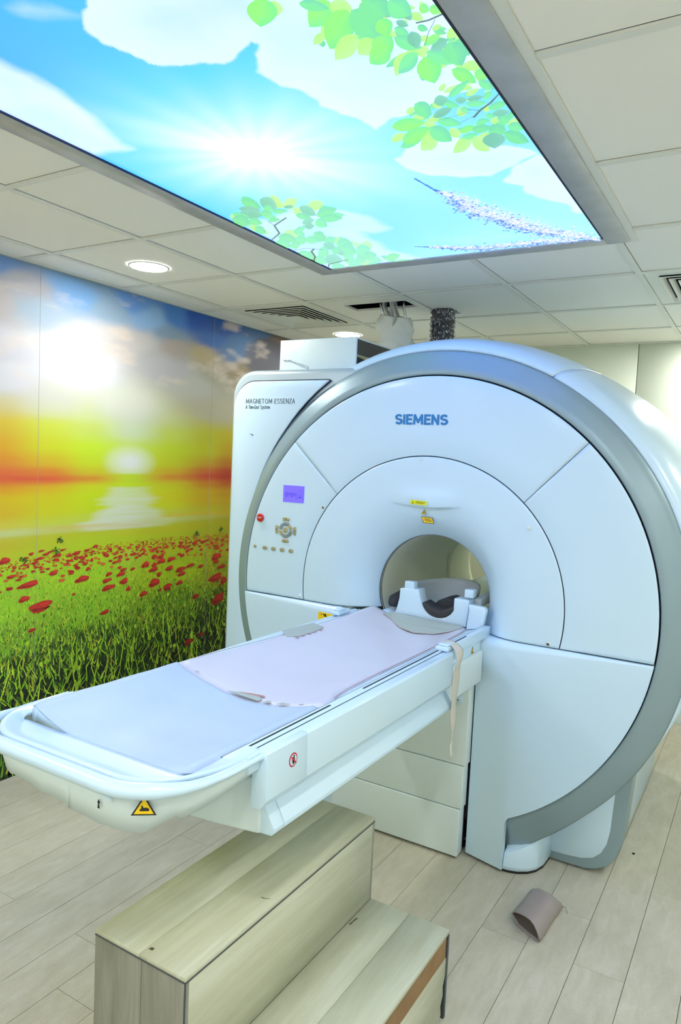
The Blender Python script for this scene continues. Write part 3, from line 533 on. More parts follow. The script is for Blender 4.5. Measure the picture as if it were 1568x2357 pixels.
# blossom sprays
V = []; F = []; CC = []
pal = [lin([235, 242, 255]), lin([215, 228, 255]), lin([180, 205, 255]), lin([120, 165, 250]), lin([70, 120, 225]), lin([250, 250, 255])]
for b in D['Bl']:
    for (xa, ya, wa), (xb, yb, wb_) in zip(b[:-1], b[1:]):
        a = np.array([xb - xa, yb - ya]) / 1000.; Lg = np.linalg.norm(a); nn = np.array([-a[1], a[0]]) / Lg
        # stem
        p = np.array([xa, ya]) / 1000.; q = p + a
        n = addpoly([p + nn * .0025, q + nn * .0025, q - nn * .0025, p - nn * .0025], [pal[4]] * 4); F.append((n, n + 1, n + 2, n + 3))
        cnt = int(Lg * 1000 / .9 * max(.5, (wa + wb_) / 9.))
        for _ in range(cnt):
            f = random.random(); ww = lerp(wa, wb_, f) * 2.2 / 1000.
            o = random.gauss(0, .5)
            thin = ww < .007
            c = p + a * f + nn * ww * 1.6 * o
            r_ = random.uniform(.003, .0075)
            cl = pal[4] if thin else random.choice(pal[:4] + pal[:3] + [pal[5], pal[5]]) if o < .25 else random.choice(pal[1:5])
            ph = random.random() * 6.3; el = .35 if thin else .8
            pts = []
            for i in range(6):
                an = ph + i * math.pi / 3; rr = r_ * (1 if i % 3 == 0 else el)
                pts.append(c + np.array([math.cos(an), math.sin(an)]) * rr)
            n = addpoly(pts, [cl] * 6); F.append(tuple(range(n, n + 6)))
o = color_mesh('printed_blossom', np.array(V), F, np.array(CC), LEAFM, sky); o['kind'] = 'stuff'

# ------------------------------------------------------------------ downlights and air vents
def lamp_at(x, y, label, i):
    t_ = empty('downlight', (x, y, CEIL), label, 'light', 'round ceiling downlights')
    zt = CEIL + .002
    n = 28; V = []; F = []
    for r_, z_ in ((.098, zt), (.096, zt - .004), (.088, zt - .005), (.086, zt - .0015)):
        V += [(x + r_ * math.cos(2 * math.pi * k / n), y + r_ * math.sin(2 * math.pi * k / n), z_) for k in range(n)]
    for s in range(3): F += [(s * n + k, s * n + (k + 1) % n, (s + 1) * n + (k + 1) % n, (s + 1) * n + k) for k in range(n)]
    mesh('rim', V, F, VENTW, t_, True)
    disc('diffuser', (x, y, zt - .0035), .087, .002, 'z', LAMPM, t_, 28)
    return t_
names = {(1, 7): 'round white downlight glowing in the ceiling tile above the poppy mural',
         (1, 10): 'round white downlight in the ceiling behind the air vent, half hidden by the white box'}
LOUT = {(1, 4): 'round downlight above the near end of the mural', (5, 4): 'round downlight just right of the light panel, above the floor near the camera', (5, 11): 'round downlight in the far corner tile row, hidden behind the ring',
        (1, 1): 'round downlight behind the camera on the mural side', (3, 1): 'unseen round downlight added behind the camera for ambient light, middle row', (5, 1): 'round downlight behind the camera, second row from the right wall', (7, 1): 'round downlight behind the camera next to the right wall',
        (7, 4): 'round downlight by the right wall, nearest in its row', (7, 7): 'round downlight by the right wall, level with the scanner front', (7, 10): 'round downlight by the right wall, farthest in its row'}
for i, (a, b) in enumerate(LAMPS):
    lamp_at((GX[a] + GX[a + 1]) / 2 - (.02 if a == 1 else 0), (GY[b] + GY[b + 1]) / 2 + (.03 if b == 7 and a == 1 else 0), names.get((a, b), LOUT[(a, b)] if (a, b) in LOUT else ''), i)

def vent(i, j, label):
    xa, xb, ya, yb = GX[i] + T, GX[i + 1] - T, GY[j] + T, GY[j + 1] - T
    cx, cy = (xa + xb) / 2, (ya + yb) / 2; hx, hy = (xb - xa) / 2, (yb - ya) / 2
    t_ = empty('air_vent', (cx, cy, CEIL), label, 'air vent', 'square ceiling air vents')
    s = .8
    V = []; F = []
    def ring(h0, z0, h1, z1, nm, mt):
        V = [(cx - h0[0], cy - h0[1], z0), (cx + h0[0], cy - h0[1], z0), (cx + h0[0], cy + h0[1], z0), (cx - h0[0], cy + h0[1], z0),
             (cx - h1[0], cy - h1[1], z1), (cx + h1[0], cy - h1[1], z1), (cx + h1[0], cy + h1[1], z1), (cx - h1[0], cy + h1[1], z1)]
        F = [(0, 1, 5, 4), (1, 2, 6, 5), (2, 3, 7, 6), (3, 0, 4, 7)]
        return mesh(nm, V, F, mt, t_, solid=.0015, off=0)
    def louv(h0, h1):
        V = []
        for h, z in ((h0, CEIL - .006), (h0, CEIL - .009), ((h0[0] * .985, h0[1] * .985), CEIL - .009), (h1, CEIL + .010)):
            V += [(cx - h[0], cy - h[1], z), (cx + h[0], cy - h[1], z), (cx + h[0], cy + h[1], z), (cx - h[0], cy + h[1], z)]
        F = [(r * 4 + k, r * 4 + (k + 1) % 4, r * 4 + 4 + (k + 1) % 4, r * 4 + 4 + k) for r in range(3) for k in range(4)]
        o = mesh('louvre', V, F, VENTW, t_, solid=.0012, off=0)
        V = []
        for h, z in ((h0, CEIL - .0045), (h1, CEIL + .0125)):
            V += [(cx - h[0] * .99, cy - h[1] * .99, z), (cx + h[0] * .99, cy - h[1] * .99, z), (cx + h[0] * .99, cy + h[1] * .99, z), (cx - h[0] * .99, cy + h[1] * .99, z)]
        mesh('louvre_shade', V, [(k, (k + 1) % 4, 4 + (k + 1) % 4, 4 + k) for k in range(4)], BLACK, o, solid=.0008, off=0)  # black rings stand for shade on the slats' unlit upper sides
        return o
    ring((hx, hy), CEIL + .002, (hx * .80, hy * .80), CEIL + .001, 'frame', VENTW)
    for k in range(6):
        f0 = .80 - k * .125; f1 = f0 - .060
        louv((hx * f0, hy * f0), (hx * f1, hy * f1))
    box('duct', cx - hx * .82, cx + hx * .82, cy - hy * .82, cy + hy * .82, CEIL + .10, CEIL + .11, BLACK, t_)  # black colour of plate and walls stands for shade inside the duct
    ring((hx * .805, hy * .805), CEIL + .004, (hx * .80, hy * .80), CEIL + .10, 'duct_wall', BLACK)
    box('centre_plate', cx - hx * .06, cx + hx * .06, cy - hy * .06, cy + hy * .06, CEIL - .003, CEIL + .003, VENTW, t_)
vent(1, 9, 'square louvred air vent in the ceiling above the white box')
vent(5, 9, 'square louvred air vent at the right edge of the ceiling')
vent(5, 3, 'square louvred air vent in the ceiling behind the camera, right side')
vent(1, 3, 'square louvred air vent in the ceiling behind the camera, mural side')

# ------------------------------------------------------------------ mural
mural = empty('wall_mural', (X0, 2.6, 0), 'wall mural of a poppy field under a setting sun, covering the left wall', 'mural')
MUR = .84          # ink density of the whole print
MURM = attr_mat('mural_print', rough=.6)
my = np.arange(Y0 + .01, Y1 - .012, .0125); mz = np.arange(.0, CEIL, .0125)
MY, MZ = np.meshgrid(my, mz, indexing='ij')
A = np.array(D['An'], float)
wx = (noise2(MY, MZ * 2.2, 5, 5, 1.7) - .5); wz = (noise2(MY, MZ * 2.2, 6, 5, 1.7) - .5)
skyw = np.clip((MZ - 1.75) / .35, 0, 1)
qy = MY * 1000 + wx * 340 * skyw; qz = MZ * 1000 + wz * 260 * skyw
qy = np.clip(qy, 2000, 4700)
num = np.zeros(MY.shape + (3,)); den = np.zeros(MY.shape)
AC = lin(A[:, 2:5]) * np.where((A[:, 1] > 1850) & (A[:, 2] > 140), np.interp(A[:, 1], [1850, 2050, 2250], [1.1, .95, .66]), 1.0)[:, None]   # upper sky colours darkened to offset the bright patch from the downlight
for k in range(len(A)):
    d2 = ((qy - A[k, 0]) * .55) ** 2 + ((qz - A[k, 1]) * 1.25) ** 2 + 350
    wgt = d2 ** -2.2; den += wgt; num += wgt[..., None] * AC[k]
mcol = num / den[..., None]
TZ = [1.05, 1.12, 1.17, 1.205, 1.232, 1.27, 1.33, 1.40, 1.45, 1.495, 1.53, 1.58, 1.66, 1.76, 1.86]
TY = [2.09, 2.36, 2.62, 2.90, 3.22, 3.55, 3.75]
TC = [[(200,228,42),(196,232,42),(195,232,42),(196,225,38),(192,212,32),(186,195,28),(178,178,25)],
 [(206,216,42),(200,222,42),(198,225,40),(198,220,38),(194,210,32),(188,192,28),(182,178,25)],
 [(210,200,45),(204,215,42),(200,222,40),(200,218,38),(196,208,32),(190,190,28),(185,178,25)],
 [(212,205,55),(208,210,45),(206,215,40),(208,215,60),(200,210,45),(192,190,30),(185,175,25)],
 [(215,225,150),(213,225,140),(212,225,130),(214,228,170),(212,220,130),(200,200,100),(195,190,70)],
 [(225,215,70),(215,225,70),(213,228,80),(215,232,120),(215,222,75),(205,200,45),(200,185,30)],
 [(230,195,35),(222,220,25),(214,234,25),(212,236,40),(220,225,22),(212,180,20),(208,170,20)],
 [(232,200,22),(225,215,20),(214,234,20),(212,236,30),(220,225,20),(212,175,18),(208,150,18)],
 [(235,165,30),(232,190,28),(218,228,25),(208,235,28),(218,215,28),(215,140,30),(200,95,25)],
 [(232,92,58),(232,98,58),(228,150,45),(205,230,45),(225,150,45),(212,78,48),(186,50,32)],
 [(235,115,58),(232,140,45),(218,205,38),(206,232,40),(220,185,35),(212,110,45),(190,70,35)],
 [(235,150,45),(225,190,35),(212,230,35),(208,235,50),(208,215,30),(205,165,25),(195,120,25)],
 [(230,175,35),(218,222,35),(208,238,45),(208,235,90),(204,222,35),(200,200,20),(200,165,15)],
 [(225,195,55),(215,225,70),(210,228,110),(212,228,190),(205,220,90),(195,195,35),(195,180,25)],
 [(218,205,130),(220,222,160),(215,225,175),(215,222,200),(205,212,165),(195,190,90),(190,180,70)]]
TC = lin(np.array(TC, float))
hz = .012 * np.clip((MY - 2.9) / .8, -1, 1)
zi = np.interp(MZ - hz, TZ, np.arange(len(TZ))); yi = np.interp(MY, TY, np.arange(len(TY)))
z0 = np.minimum(zi.astype(int), len(TZ) - 2); y0_ = np.minimum(yi.astype(int), len(TY) - 2); fz = (zi - z0)[..., None]; fy2 = (yi - y0_)[..., None]
fz = fz * fz * (3 - 2 * fz); fy2 = fy2 * fy2 * (3 - 2 * fy2)
tb = (TC[z0, y0_] * (1 - fy2) + TC[z0, y0_ + 1] * fy2) * (1 - fz) + (TC[z0 + 1, y0_] * (1 - fy2) + TC[z0 + 1, y0_ + 1] * fy2) * fz
wt = (np.clip((MZ - 1.02) / .08, 0, 1) * np.clip((1.90 - MZ) / .12, 0, 1))[..., None]
mcol = mcol * (1 - wt) + tb * wt
# cloud texture in the upper sky
cn = noise2(MY, MZ * 3.0, 9, 5, 3.2); 
cm = np.clip((cn - .60) * 6, 0, 1) * np.clip((MZ - 1.85) / .3, 0, 1)
warm = lin([232, 214, 200]); mcol = mcol * (1 - .7 * cm[..., None]) + warm * .7 * cm[..., None]
# sun above the waterline, and its broken reflection
sd = np.sqrt(((MY - 2.897) / .17) ** 2 + ((MZ - 1.585) / .085) ** 2); g = np.clip(1.25 - sd, 0, 1) ** 1.0 * (MZ > 1.525 - .0)
mcol = mcol * (1 - g[..., None]) + lin([238, 244, 240]) * g[..., None]
rz = np.clip((1.445 - MZ) / .2, 0, 1) * np.clip((MZ - 1.205) / .02, 0, 1)
hw = .13 + .30 * np.clip((1.44 - MZ) / .22, 0, 1) + .22 * (noise2(MY * .0 + 1, MZ, 21, 3, 45) - .5)
st = np.clip((hw - np.abs(MY - 2.90)) / .10, 0, 1) * np.clip((MZ < 1.45), 0, 1) * np.clip((MZ - 1.2) / .01, 0, 1)
st = st * np.clip(.35 + 1.5 * (noise2(MY * .05, MZ, 23, 3, 38) - .35), 0, 1)
mcol = mcol * (1 - st[..., None]) + lin([232, 240, 225]) * st[..., None]
# faint streaks on the water
sw = (np.abs(MZ - 1.34) < .17) * np.clip((noise2(MY * .04, MZ, 29, 3, 30) - .55) * 5, 0, 1) * .35
mcol = mcol * (1 - sw[..., None]) + lin([240, 180, 20]) * sw[..., None]
mcol = mcol * MUR
o = color_mesh('printed_sheet', np.stack([np.full_like(MY, X0), MY, MZ], -1).reshape(-1, 3), grid_quads(len(my), len(mz)), mcol.reshape(-1, 3), MURM, mural)
for ysm in (2.294, 3.57, 1.02, 4.85):
    box('sheet_seam', X0, X0 + .0012, ysm - .0006, ysm + .0006, 0, CEIL, mat('seam', srgb(165, 165, 160), .6), mural)
# grass and poppies, printed: crisp flat shapes a hair in front of the sheet
V = []; F = []; CC = []; lay = [0]; lv = [0]
def addm(pts, c):
    n = len(V); lay[0] += 1; xl_ = X0 + .0005 + lv[0] * .00035 + (lay[0] % 37) * 8e-6
    for p in pts: V.append((xl_, min(max(p[0], Y0 + .02), Y1 - .02), max(p[1], .001)))
    CC.extend([np.asarray(c) * MUR] * len(pts)); F.append(tuple(range(n, n + len(pts))))
def fieldtop(y): return 1.07 + .045 * np.clip((y - 2.1) / 1.7, -1, 1.6)
def darkness(y, z):
    zt = .98 - .10 * min(max((3.75 - y) / 1.6, -0.3), 1.3) * 1.0
    return min(1, max(0, (zt - z) / .46 + .02 + .12 * min(1, max(-1, (y - 2.8)))))
GR = [lin([190, 240, 45]), lin([170, 230, 50]), lin([205, 245, 70]), lin([130, 205, 45]), lin([150, 190, 50]), lin([215, 215, 60])]
DK = [lin([30, 60, 20]), lin([50, 95, 25]), lin([18, 30, 14]), lin([70, 120, 30]), lin([12, 18, 12])]
# dark tufts between the stalks
for _ in range(20000):
    y = random.uniform(1.2, 4.9); z = random.random() ** .8 * 1.02
    dk = darkness(y, z)
    if z > fieldtop(y) - .02 or random.random() > .07 + .85 * dk: continue
    s = .006 + .03 * max(0, 1 - z) ** 1.2
    c = random.choice(DK) * (1.15 - .55 * dk); a = random.gauss(math.pi / 2, .5); dx, dz = math.cos(a) * s, math.sin(a) * s
    addm([(y - dx - dz * .28, z - dz), (y + dx, z + dz), (y - dx + dz * .28, z - dz)], c)
lv[0] = 1
for _ in range(24000):
    y = random.uniform(1.2, 4.9); z = random.random() ** .85 * 1.04
    dk = darkness(y, z)
    if z > fieldtop(y) - .015 or random.random() > 1.0 - .86 * dk: continue
    s = .007 + .040 * max(0, 1.02 - z) ** 1.3 * random.uniform(.5, 1.5); wv = s * random.uniform(.06, .13) + .001
    c = random.choice(GR) * random.uniform(.8, 1.3) * (1 - .25 * dk)
    a = random.gauss(math.pi / 2, .55); dx, dz = math.cos(a) * s, math.sin(a) * s; bx = random.gauss(0, .15) * s
    addm([(y - dx - wv, z - dz), (y - dx + wv, z - dz), (y + bx + wv * .8, z), (y + dx, z + dz), (y + bx - wv * .8, z)], c)
# long pale stalks
lv[0] = 2
for _ in range(150):
    y = random.uniform(1.9, 4.4); z = random.uniform(.1, .55); s = random.uniform(.12, .3); wv = .0035
    b_ = random.gauss(0, .03); e_ = random.gauss(0, .06); c = random.choice(GR[:3]) * random.uniform(.55, .95)
    P = [(y, z), (y + b_, z + s * .5), (y + e_, z + s)]
    addm([(P[0][0] - wv, P[0][1]), (P[0][0] + wv, P[0][1]), (P[1][0] + wv, P[1][1]), (P[2][0], P[2][1]), (P[1][0] - wv, P[1][1])], c)
    if random.random() < .3:
        addm([(P[2][0] + .011 * math.cos(i * .9), P[2][1] + .013 * math.sin(i * .9)) for i in range(7)], c)
# far poppies: a dense red band that rises to the right
lv[0] = 3
RD = [lin([225, 75, 45]), lin([205, 55, 40]), lin([235, 110, 50]), lin([190, 40, 35])]
for _ in range(1500):
    y = random.uniform(1.4, 4.7); top = float(np.interp(y, [1.4, 2.18, 2.42, 2.8, 3.26, 3.75, 4.7], [1.02, 1.09, 1.10, 1.135, 1.14, 1.128, 1.12]))
    z = top - abs(random.gauss(0, .05)) - .004
    s = .003 + .011 * min(1, (top - z) / .12) * random.uniform(.7, 1.4)
    if random.random() < .25: continue
    addm([(y + s * 1.25 * math.cos(i * 1.05), z + s * .55 * math.sin(i * 1.05)) for i in range(6)], random.choice(RD))
for yc, zc, rx, rz_ in D['Po']:
    yc, zc, rx, rz_ = yc / 1000., zc / 1000., rx / 1000., max(rz_, 4) / 1000.
    dk = darkness(yc, zc); base = lin([214, 58, 42]) * (1 - .5 * dk); n = 14; ph = random.random() * 6
    P = []
    for i in range(n):
        a = 2 * math.pi * i / n; q = 1 + .13 * math.sin(a * 3 + ph) + .07 * math.sin(a * 5 + ph * 2)
        P.append((yc + rx * q * math.cos(a), zc + rz_ * q * math.sin(a) + .15 * rx * math.cos(a)))
    lv[0] = 4
    addm(P, base)
    lv[0] = 5
    addm([(yc + (p[0] - yc) * .95, zc - rz_ * .12 + (p[1] - zc) * .6) if p[1] < zc else (yc + (p[0] - yc) * .9, zc - rz_ * .25) for p in P], base * .68)
    lv[0] = 6
    addm([(yc + rx * .35 + (p[0] - yc) * .4, zc + rz_ * .35 + (p[1] - zc) * .35) for p in P], base * 1.25)
    if rx > .02: addm([(yc - rx * .5 + (p[0] - yc) * .22, zc - rz_ * .45 + (p[1] - zc) * .25) for p in P], base * .5)
# small bushes far out in the field
for yb_, zb_ in ((2.43, 1.168), (2.41, 1.115), (2.22, 1.085), (3.46, 1.135), (3.70, 1.15)):
    for _ in range(26):
        a = random.random() * 6.3; r_ = random.random() * .02; s = .006
        addm([(yb_ + r_ * 1.3 * math.cos(a), zb_ + r_ * math.sin(a)), (yb_ + r_ * 1.3 * math.cos(a) + s, zb_ + r_ * math.sin(a) + s), (yb_ + r_ * math.cos(a) - s, zb_ + r_ * math.sin(a) + s)], random.choice(DK[:2]) * 1.5)
o = color_mesh('printed_poppies', np.array(V), F, np.array(CC), MURM, mural); o['kind'] = 'stuff'
# ------------------------------------------------------------------ flat signs
def MF(x, y, z, rot=0.0):      # local x -> +X, y -> +Z, out -> -Y, turned by rot about Z
    return Matrix.Translation((x, y, z)) @ Matrix.Rotation(rot, 4, 'Z') @ Matrix(((1, 0, 0, 0), (0, 0, -1, 0), (0, 1, 0, 0), (0, 0, 0, 1)))
def MT(x, y, z, rot=0.0):      # lying on a top face
    return Matrix.Translation((x, y, z)) @ Matrix.Rotation(rot, 4, 'Z')
def flat(name, layers, M, parent):
    """layers: list of (outline, material); each layer a little higher"""
    V = []; F = []; mi = []; ms = []
    for k, (pts, mt) in enumerate(layers):
        if mt not in ms: ms.append(mt)
        z = .0006 * (k + 1); n = len(V); c = len(pts)
        V += [tuple(M @ Vector((p[0], p[1], -.0003 if k == 0 else z - .0006))) for p in pts] + [tuple(M @ Vector((p[0], p[1], z))) for p in pts]
        F.append(tuple(range(n + c, n + 2 * c))); mi.append(ms.index(mt))
        for i in range(c): F.append((n + i, n + (i + 1) % c, n + c + (i + 1) % c, n + c + i)); mi.append(ms.index(mt))
    return mesh(name, V, F, ms, parent, midx=mi)
def tri(w, h, k=1.0, dy=0.0): return [(-w / 2 * k, dy - h * (k - 1) * .33 * 0 + (1 - k) * h * .33), (w / 2 * k, dy + (1 - k) * h * .33), (0, dy + h * k + (1 - k) * h * .33)]
def circ(r, n=20, cx=0, cy=0, e=1.0): return [(cx + r * math.cos(2 * math.pi * i / n), cy + r * e * math.sin(2 * math.pi * i / n)) for i in range(n)]
def warn_tri(w, h, M, parent, picto=True, name='warning_sticker'):
    L = [(tri(w, h), INK), (tri(w, h, .78), YELLOW)]
    if picto:
        L.append(([(-w * .16, h * .22), (w * .2, h * .22), (w * .22, h * .30), (w * .14, h * .38), (-w * .02, h * .38), (-w * .06, h * .5), (-w * .1, h * .48), (-w * .1, h * .34), (-w * .16, h * .30)], INK))
    return flat(name, L, M, parent)
def laser_tri(w, h, M, parent):
    L = [(tri(w, h), INK), (tri(w, h, .78), YELLOW), (circ(w * .12, 12, 0, h * .38), INK)]
    for k in range(8):
        a = k * math.pi / 4; s = w * .03
        L.append(([(math.cos(a + .15) * w * .1, h * .38 + math.sin(a + .15) * w * .1), (math.cos(a) * w * .22, h * .38 + math.sin(a) * w * .22), (math.cos(a - .15) * w * .1, h * .38 + math.sin(a - .15) * w * .1)], INK))
    return flat('laser_warning_sticker', L, M, parent)
def no_sign(r, M, parent):
    L = [(circ(r), REDINK), (circ(r * .8), WHITE), ([(-.1 * r, -.6 * r), (.12 * r, -.6 * r), (.3 * r, 0), (.1 * r, .5 * r), (-.25 * r, .3 * r), (-.3 * r, -.1 * r)], INK), (circ(r * .14, 10, .05 * r, .6 * r), INK),
         ([(-.64 * r, .5 * r), (-.5 * r, .64 * r), (.64 * r, -.5 * r), (.5 * r, -.64 * r)], REDINK)]
    return flat('prohibition_sticker', L, M, parent)

# ------------------------------------------------------------------ scanner
GXc, GZc, GY_ = -1.264, 1.075, 2.82
scan = empty('mri_scanner', (GXc, 3.4, 0), 'large white and silver ring shaped MRI scanner with a round bore', 'MRI scanner')
def pol(r, a, y): return (GXc + r * math.cos(a), y, GZc + r * math.sin(a))
ZR, ZL = -.117, -.092            # lower edge of the upper covers, right and left of the axis
def angR(r): return math.asin(max(-1, ZR / r))
def angL(r): return math.pi - math.asin(max(-1, ZL / r))
def sector(name, rs, ys, a0f, a1f, n, mt, parent, bulge=None, solid=.01, rmod=None):
    A = []
    for r, y in zip(rs, ys):
        a0, a1 = a0f(r), a1f(r); row = []
        for i in range(n + 1):
            a = lerp(a0, a1, i / n); rr_ = rmod(r, a) if rmod else r; row.append((GXc + rr_ * math.cos(a), y + (bulge(r, a) if bulge else 0), GZc + rr_ * math.sin(a)))
        A.append(row)
    return gridm(name, A, mt, parent, solid=solid, off=-1)
def fy(r): return GY_ + (.13 * ((.47 - r) / .205) ** 2.3 if r < .47 else 0.0)
def hood(r, a):
    x = r * math.cos(a); zl = r * math.sin(a)
    if zl < .3 or abs(x) > .17: return 0.0
    s = math.cos(x / .17 * math.pi / 2) ** 1.3
    zc_ = .394 + .012 * (x / .17) ** 2
    if zl > zc_: return -.020 * s * max(0.0, 1 - (zl - zc_) / .085)
    return .010 * s * max(0.0, 1 - (zc_ - zl) / .045) if zl < zc_ - .004 else lerp(-.020, .010, (zc_ - zl) / .004) * s
def hood_old(r, a):
    x = r * math.cos(a); 
    if math.sin(a) < 0 or abs(x) > .19: return 0.0
    s = math.cos(x / .19 * math.pi / 2) ** 2
    up = -.016 * s * max(0.0, min(1.0, (.475 - r) / .075)) if r > .400 else 0.0
    lo = .010 * s * math.exp(-((r - .375) / .022) ** 2) if r <= .400 else 0.0
    return up + lo
rs = [.2655, .270, .278, .287, .296, .306, .316, .328, .34, .352, .364, .372] + [.378 + .0025 * k for k in range(22)] + [.435, .44, .447, .455, .463, .475, .50, .55, .602, .609, .6105]
ys = [fy(r) for r in rs]; ys[-2] += .001; ys[-1] += .004
sector('bore_funnel_cover', rs, ys, angR, angL, 200, WHITE, scan, hood)
g_ = .0015
prs = [.6132, .6142, .617, .70, .80, .90, .945, .9495, .951]
pys = [GY_ + .004, GY_ + .0008, GY_, GY_, GY_, GY_, GY_, GY_ + .0008, GY_ + .005]
d46, d137 = math.radians(46.2), math.radians(136.6)
sector('front_panel', prs, pys, lambda r: d46 + g_ / r, lambda r: d137 - g_ / r, 90, WHITE, scan)
sector('front_panel', prs, pys, lambda r: angR(r) + .002, lambda r: d46 - g_ / r, 60, WHITE, scan)
sector('front_panel', prs, pys, lambda r: d137 + g_ / r, lambda r: angL(r) - .002, 60, WHITE, scan)
# dark backing seen in the joints
A = [[pol(r, lerp(0, 2 * math.pi, i / 96), GY_ + .048) for i in range(97)] for r in (.56, .965)]
gridm('joint_backing', A, NAVY, scan, False)
A = [[pol(r, lerp(0, 2 * math.pi, i / 96), y) for i in range(97)] for r, y in ((.30, 2.962), (.2650, 2.962), (.2650, 2.968))]
gridm('bore_joint', A, NAVY, scan, False)
# silver ring, cut off square at its lower end
def ring_a0(r): return -math.acos(.434 / (r + (r - .955) / .1076 * .038))
rr = [.955, .957, .962, .99, 1.03, 1.056, 1.0626]; ry = [GY_ + .014, GY_ + .006, GY_ + .003, GY_ + .012, GY_ + .026, GY_ + .036, GY_ + .045]
sector('silver_ring', rr, ry, ring_a0, lambda r: math.radians(217), 160, SILVER, scan, solid=.012,
       rmod=lambda r, a: r + (r - .955) / .1076 * .040 * max(0, min(1, (math.radians(-44) - a) / math.radians(24))) ** 1.5)
# outer shell in two pieces
sr = [1.064, 1.078, 1.098, 1.120, 1.140, 1.155, 1.165, 1.17, 1.17, 1.15, 1.10, 1.03]
sy = [2.864, 2.868, 2.885, 2.94, 3.03, 3.16, 3.34, 3.6, 4.1, 4.28, 4.38, 4.43]
def shb(r): return -math.asin(min(.985, 1.035 / r))
sector('outer_shell_cover', sr, sy, shb, lambda r: math.radians(60.0 + (1.17 - r) * 22), 110, WHITE, scan, solid=.012,
       rmod=lambda r, a: 1.064 + (r - 1.064) * (1 if a > 0 else max(-.25, 1 + a / math.radians(24))) if r > 1.064 else min(r, 1.05))
sector('outer_shell_cover', sr, sy, lambda r: math.radians(60.12 + (1.17 - r) * 22), lambda r: math.radians(185), 110, WHITE, scan, solid=.012)
# bore tube and rear opening
prof = [(.2652, 2.955), (.2655, 2.97), (.266, 3.3), (.266, 3.78), (.262, 3.785), (.262, 3.80), (.266, 3.805), (.266, 3.95), (.29, 4.15), (.36, 4.36), (.46, 4.43), (1.03, 4.435)]
A = [[pol(r, 2 * math.pi * i / 96, y) for i in range(97)] for r, y in prof]
gridm('bore_liner', A, IVORY, scan, flip=False)
# handle recess seen at the far end of the bore, right wall
P = []
for k in range(25):
    t = k / 24; a = math.radians(lerp(60, -20, t)); P.append(pol(.257, a + math.pi, 3.74 + .03 * math.sin(math.pi * t)))
tube('bore_grip', P, .008, IVORY, scan, 8)
# lower covers
def lower_cover(name, zt, xl_f, xr_f, facet, rtf, zbot, inner_left):
    rows = []; nc = 36
    zs = [('top', 0), ('top', .5)] + [('arc', k) for k in range(7)] + [('z', k / 40.) for k in range(1, 41)]
    for kind, k in zs:
        row = []
        for c in range(nc + 1):
            t = c / nc
            # reference x for this row
            if kind == 'top': z = zt; zz_ = zt
            elif kind == 'arc': zz_ = zt
            else: zz_ = lerp(zt - .05, zbot, k)
            xl, xr = xl_f(zz_), xr_f(zz_); x = lerp(xl, xr, t)
            rt = rtf(x)
            if kind == 'top': y = lerp(2.955, 2.80 + rt, k * 2) if k else 2.955; z = zt
            elif kind == 'arc':
                th = k / 6 * math.pi / 2; y = 2.80 + rt * (1 - math.sin(th)); z = zt - rt * (1 - math.cos(th))
            else: y = 2.80; z = zz_
            if facet and kind != 'top':
                xf = -.825 if z < .76 else lerp(-.825, -1.0, min(1, (z - .76) / .16))
                if x < xf: y += .042 * (xf - x) / .175 * min(1, max(0, (.93 - z) / .1))
            y += max(0, (abs(x - GXc) - .55)) * .02
            row.append((x, y, z))
        a = row[0]; b = row[-1]
        row = [(a[0] + (-.001 if inner_left else 0), max(a[1], 2.955), a[2])] + row + [(b[0], max(b[1], 2.955) if not inner_left else b[1] + .03, b[2])]
        rows.append(row)
    return gridm(name, rows, WHITE, scan, flip=True)
def arcx(z, r=.9525): return math.sqrt(max(0, r * r - (z - GZc) ** 2))
lc = lower_cover('lower_cover', GZc + ZR - .004, lambda z: -1.0, lambda z: max(GXc + arcx(z), -.828), True, lambda x: lerp(.040, .006, min(1, max(0, (x + 1.0) / .65))), .012, True)
lc.data.set_sharp_from_angle(angle=math.radians(18))
lc = lower_cover('lower_cover', GZc + ZL - .004, lambda z: GXc - arcx(z), lambda z: -1.66, False, lambda x: lerp(.006, .035, min(1, max(0, (x + 2.2) / .5))), .012, False)
lc.data.set_sharp_from_angle(angle=math.radians(30))
box('cover_edge_strip', -1.0045, -1.0015, 2.85, 2.96, .012, .93, NAVY, scan)
pf_ = [(-.826, 2.806), (-.80, 2.808), (-.765, 2.820), (-.73, 2.845), (-.705, 2.88), (-.69, 2.93), (-.685, 3.02), (-.826, 3.02)]
ztop = lambda x: GZc - math.sqrt(1.087 ** 2 - (x - GXc) ** 2) - .003
V = [(x - .004, y + .006, .012) for x, y in pf_] + [(x, y, .030) for x, y in pf_] + [(x, y + .012, ztop(x) if y < 3 else .20) for x, y in pf_]
F = [tuple(range(7, -1, -1)), tuple(range(16, 24))] + [(r * 8 + i, r * 8 + (i + 1) % 8, r * 8 + 8 + (i + 1) % 8, r * 8 + 8 + i) for r in (0, 1) for i in range(8)]
bevmesh('base_foot', V, F, WHITE, scan, .003, 2)
prism('foot_kick_strip', [(p[0] * .99 - .012, p[1] + .012) for p in pf_], 'z', .0, .014, BLACK, scan)
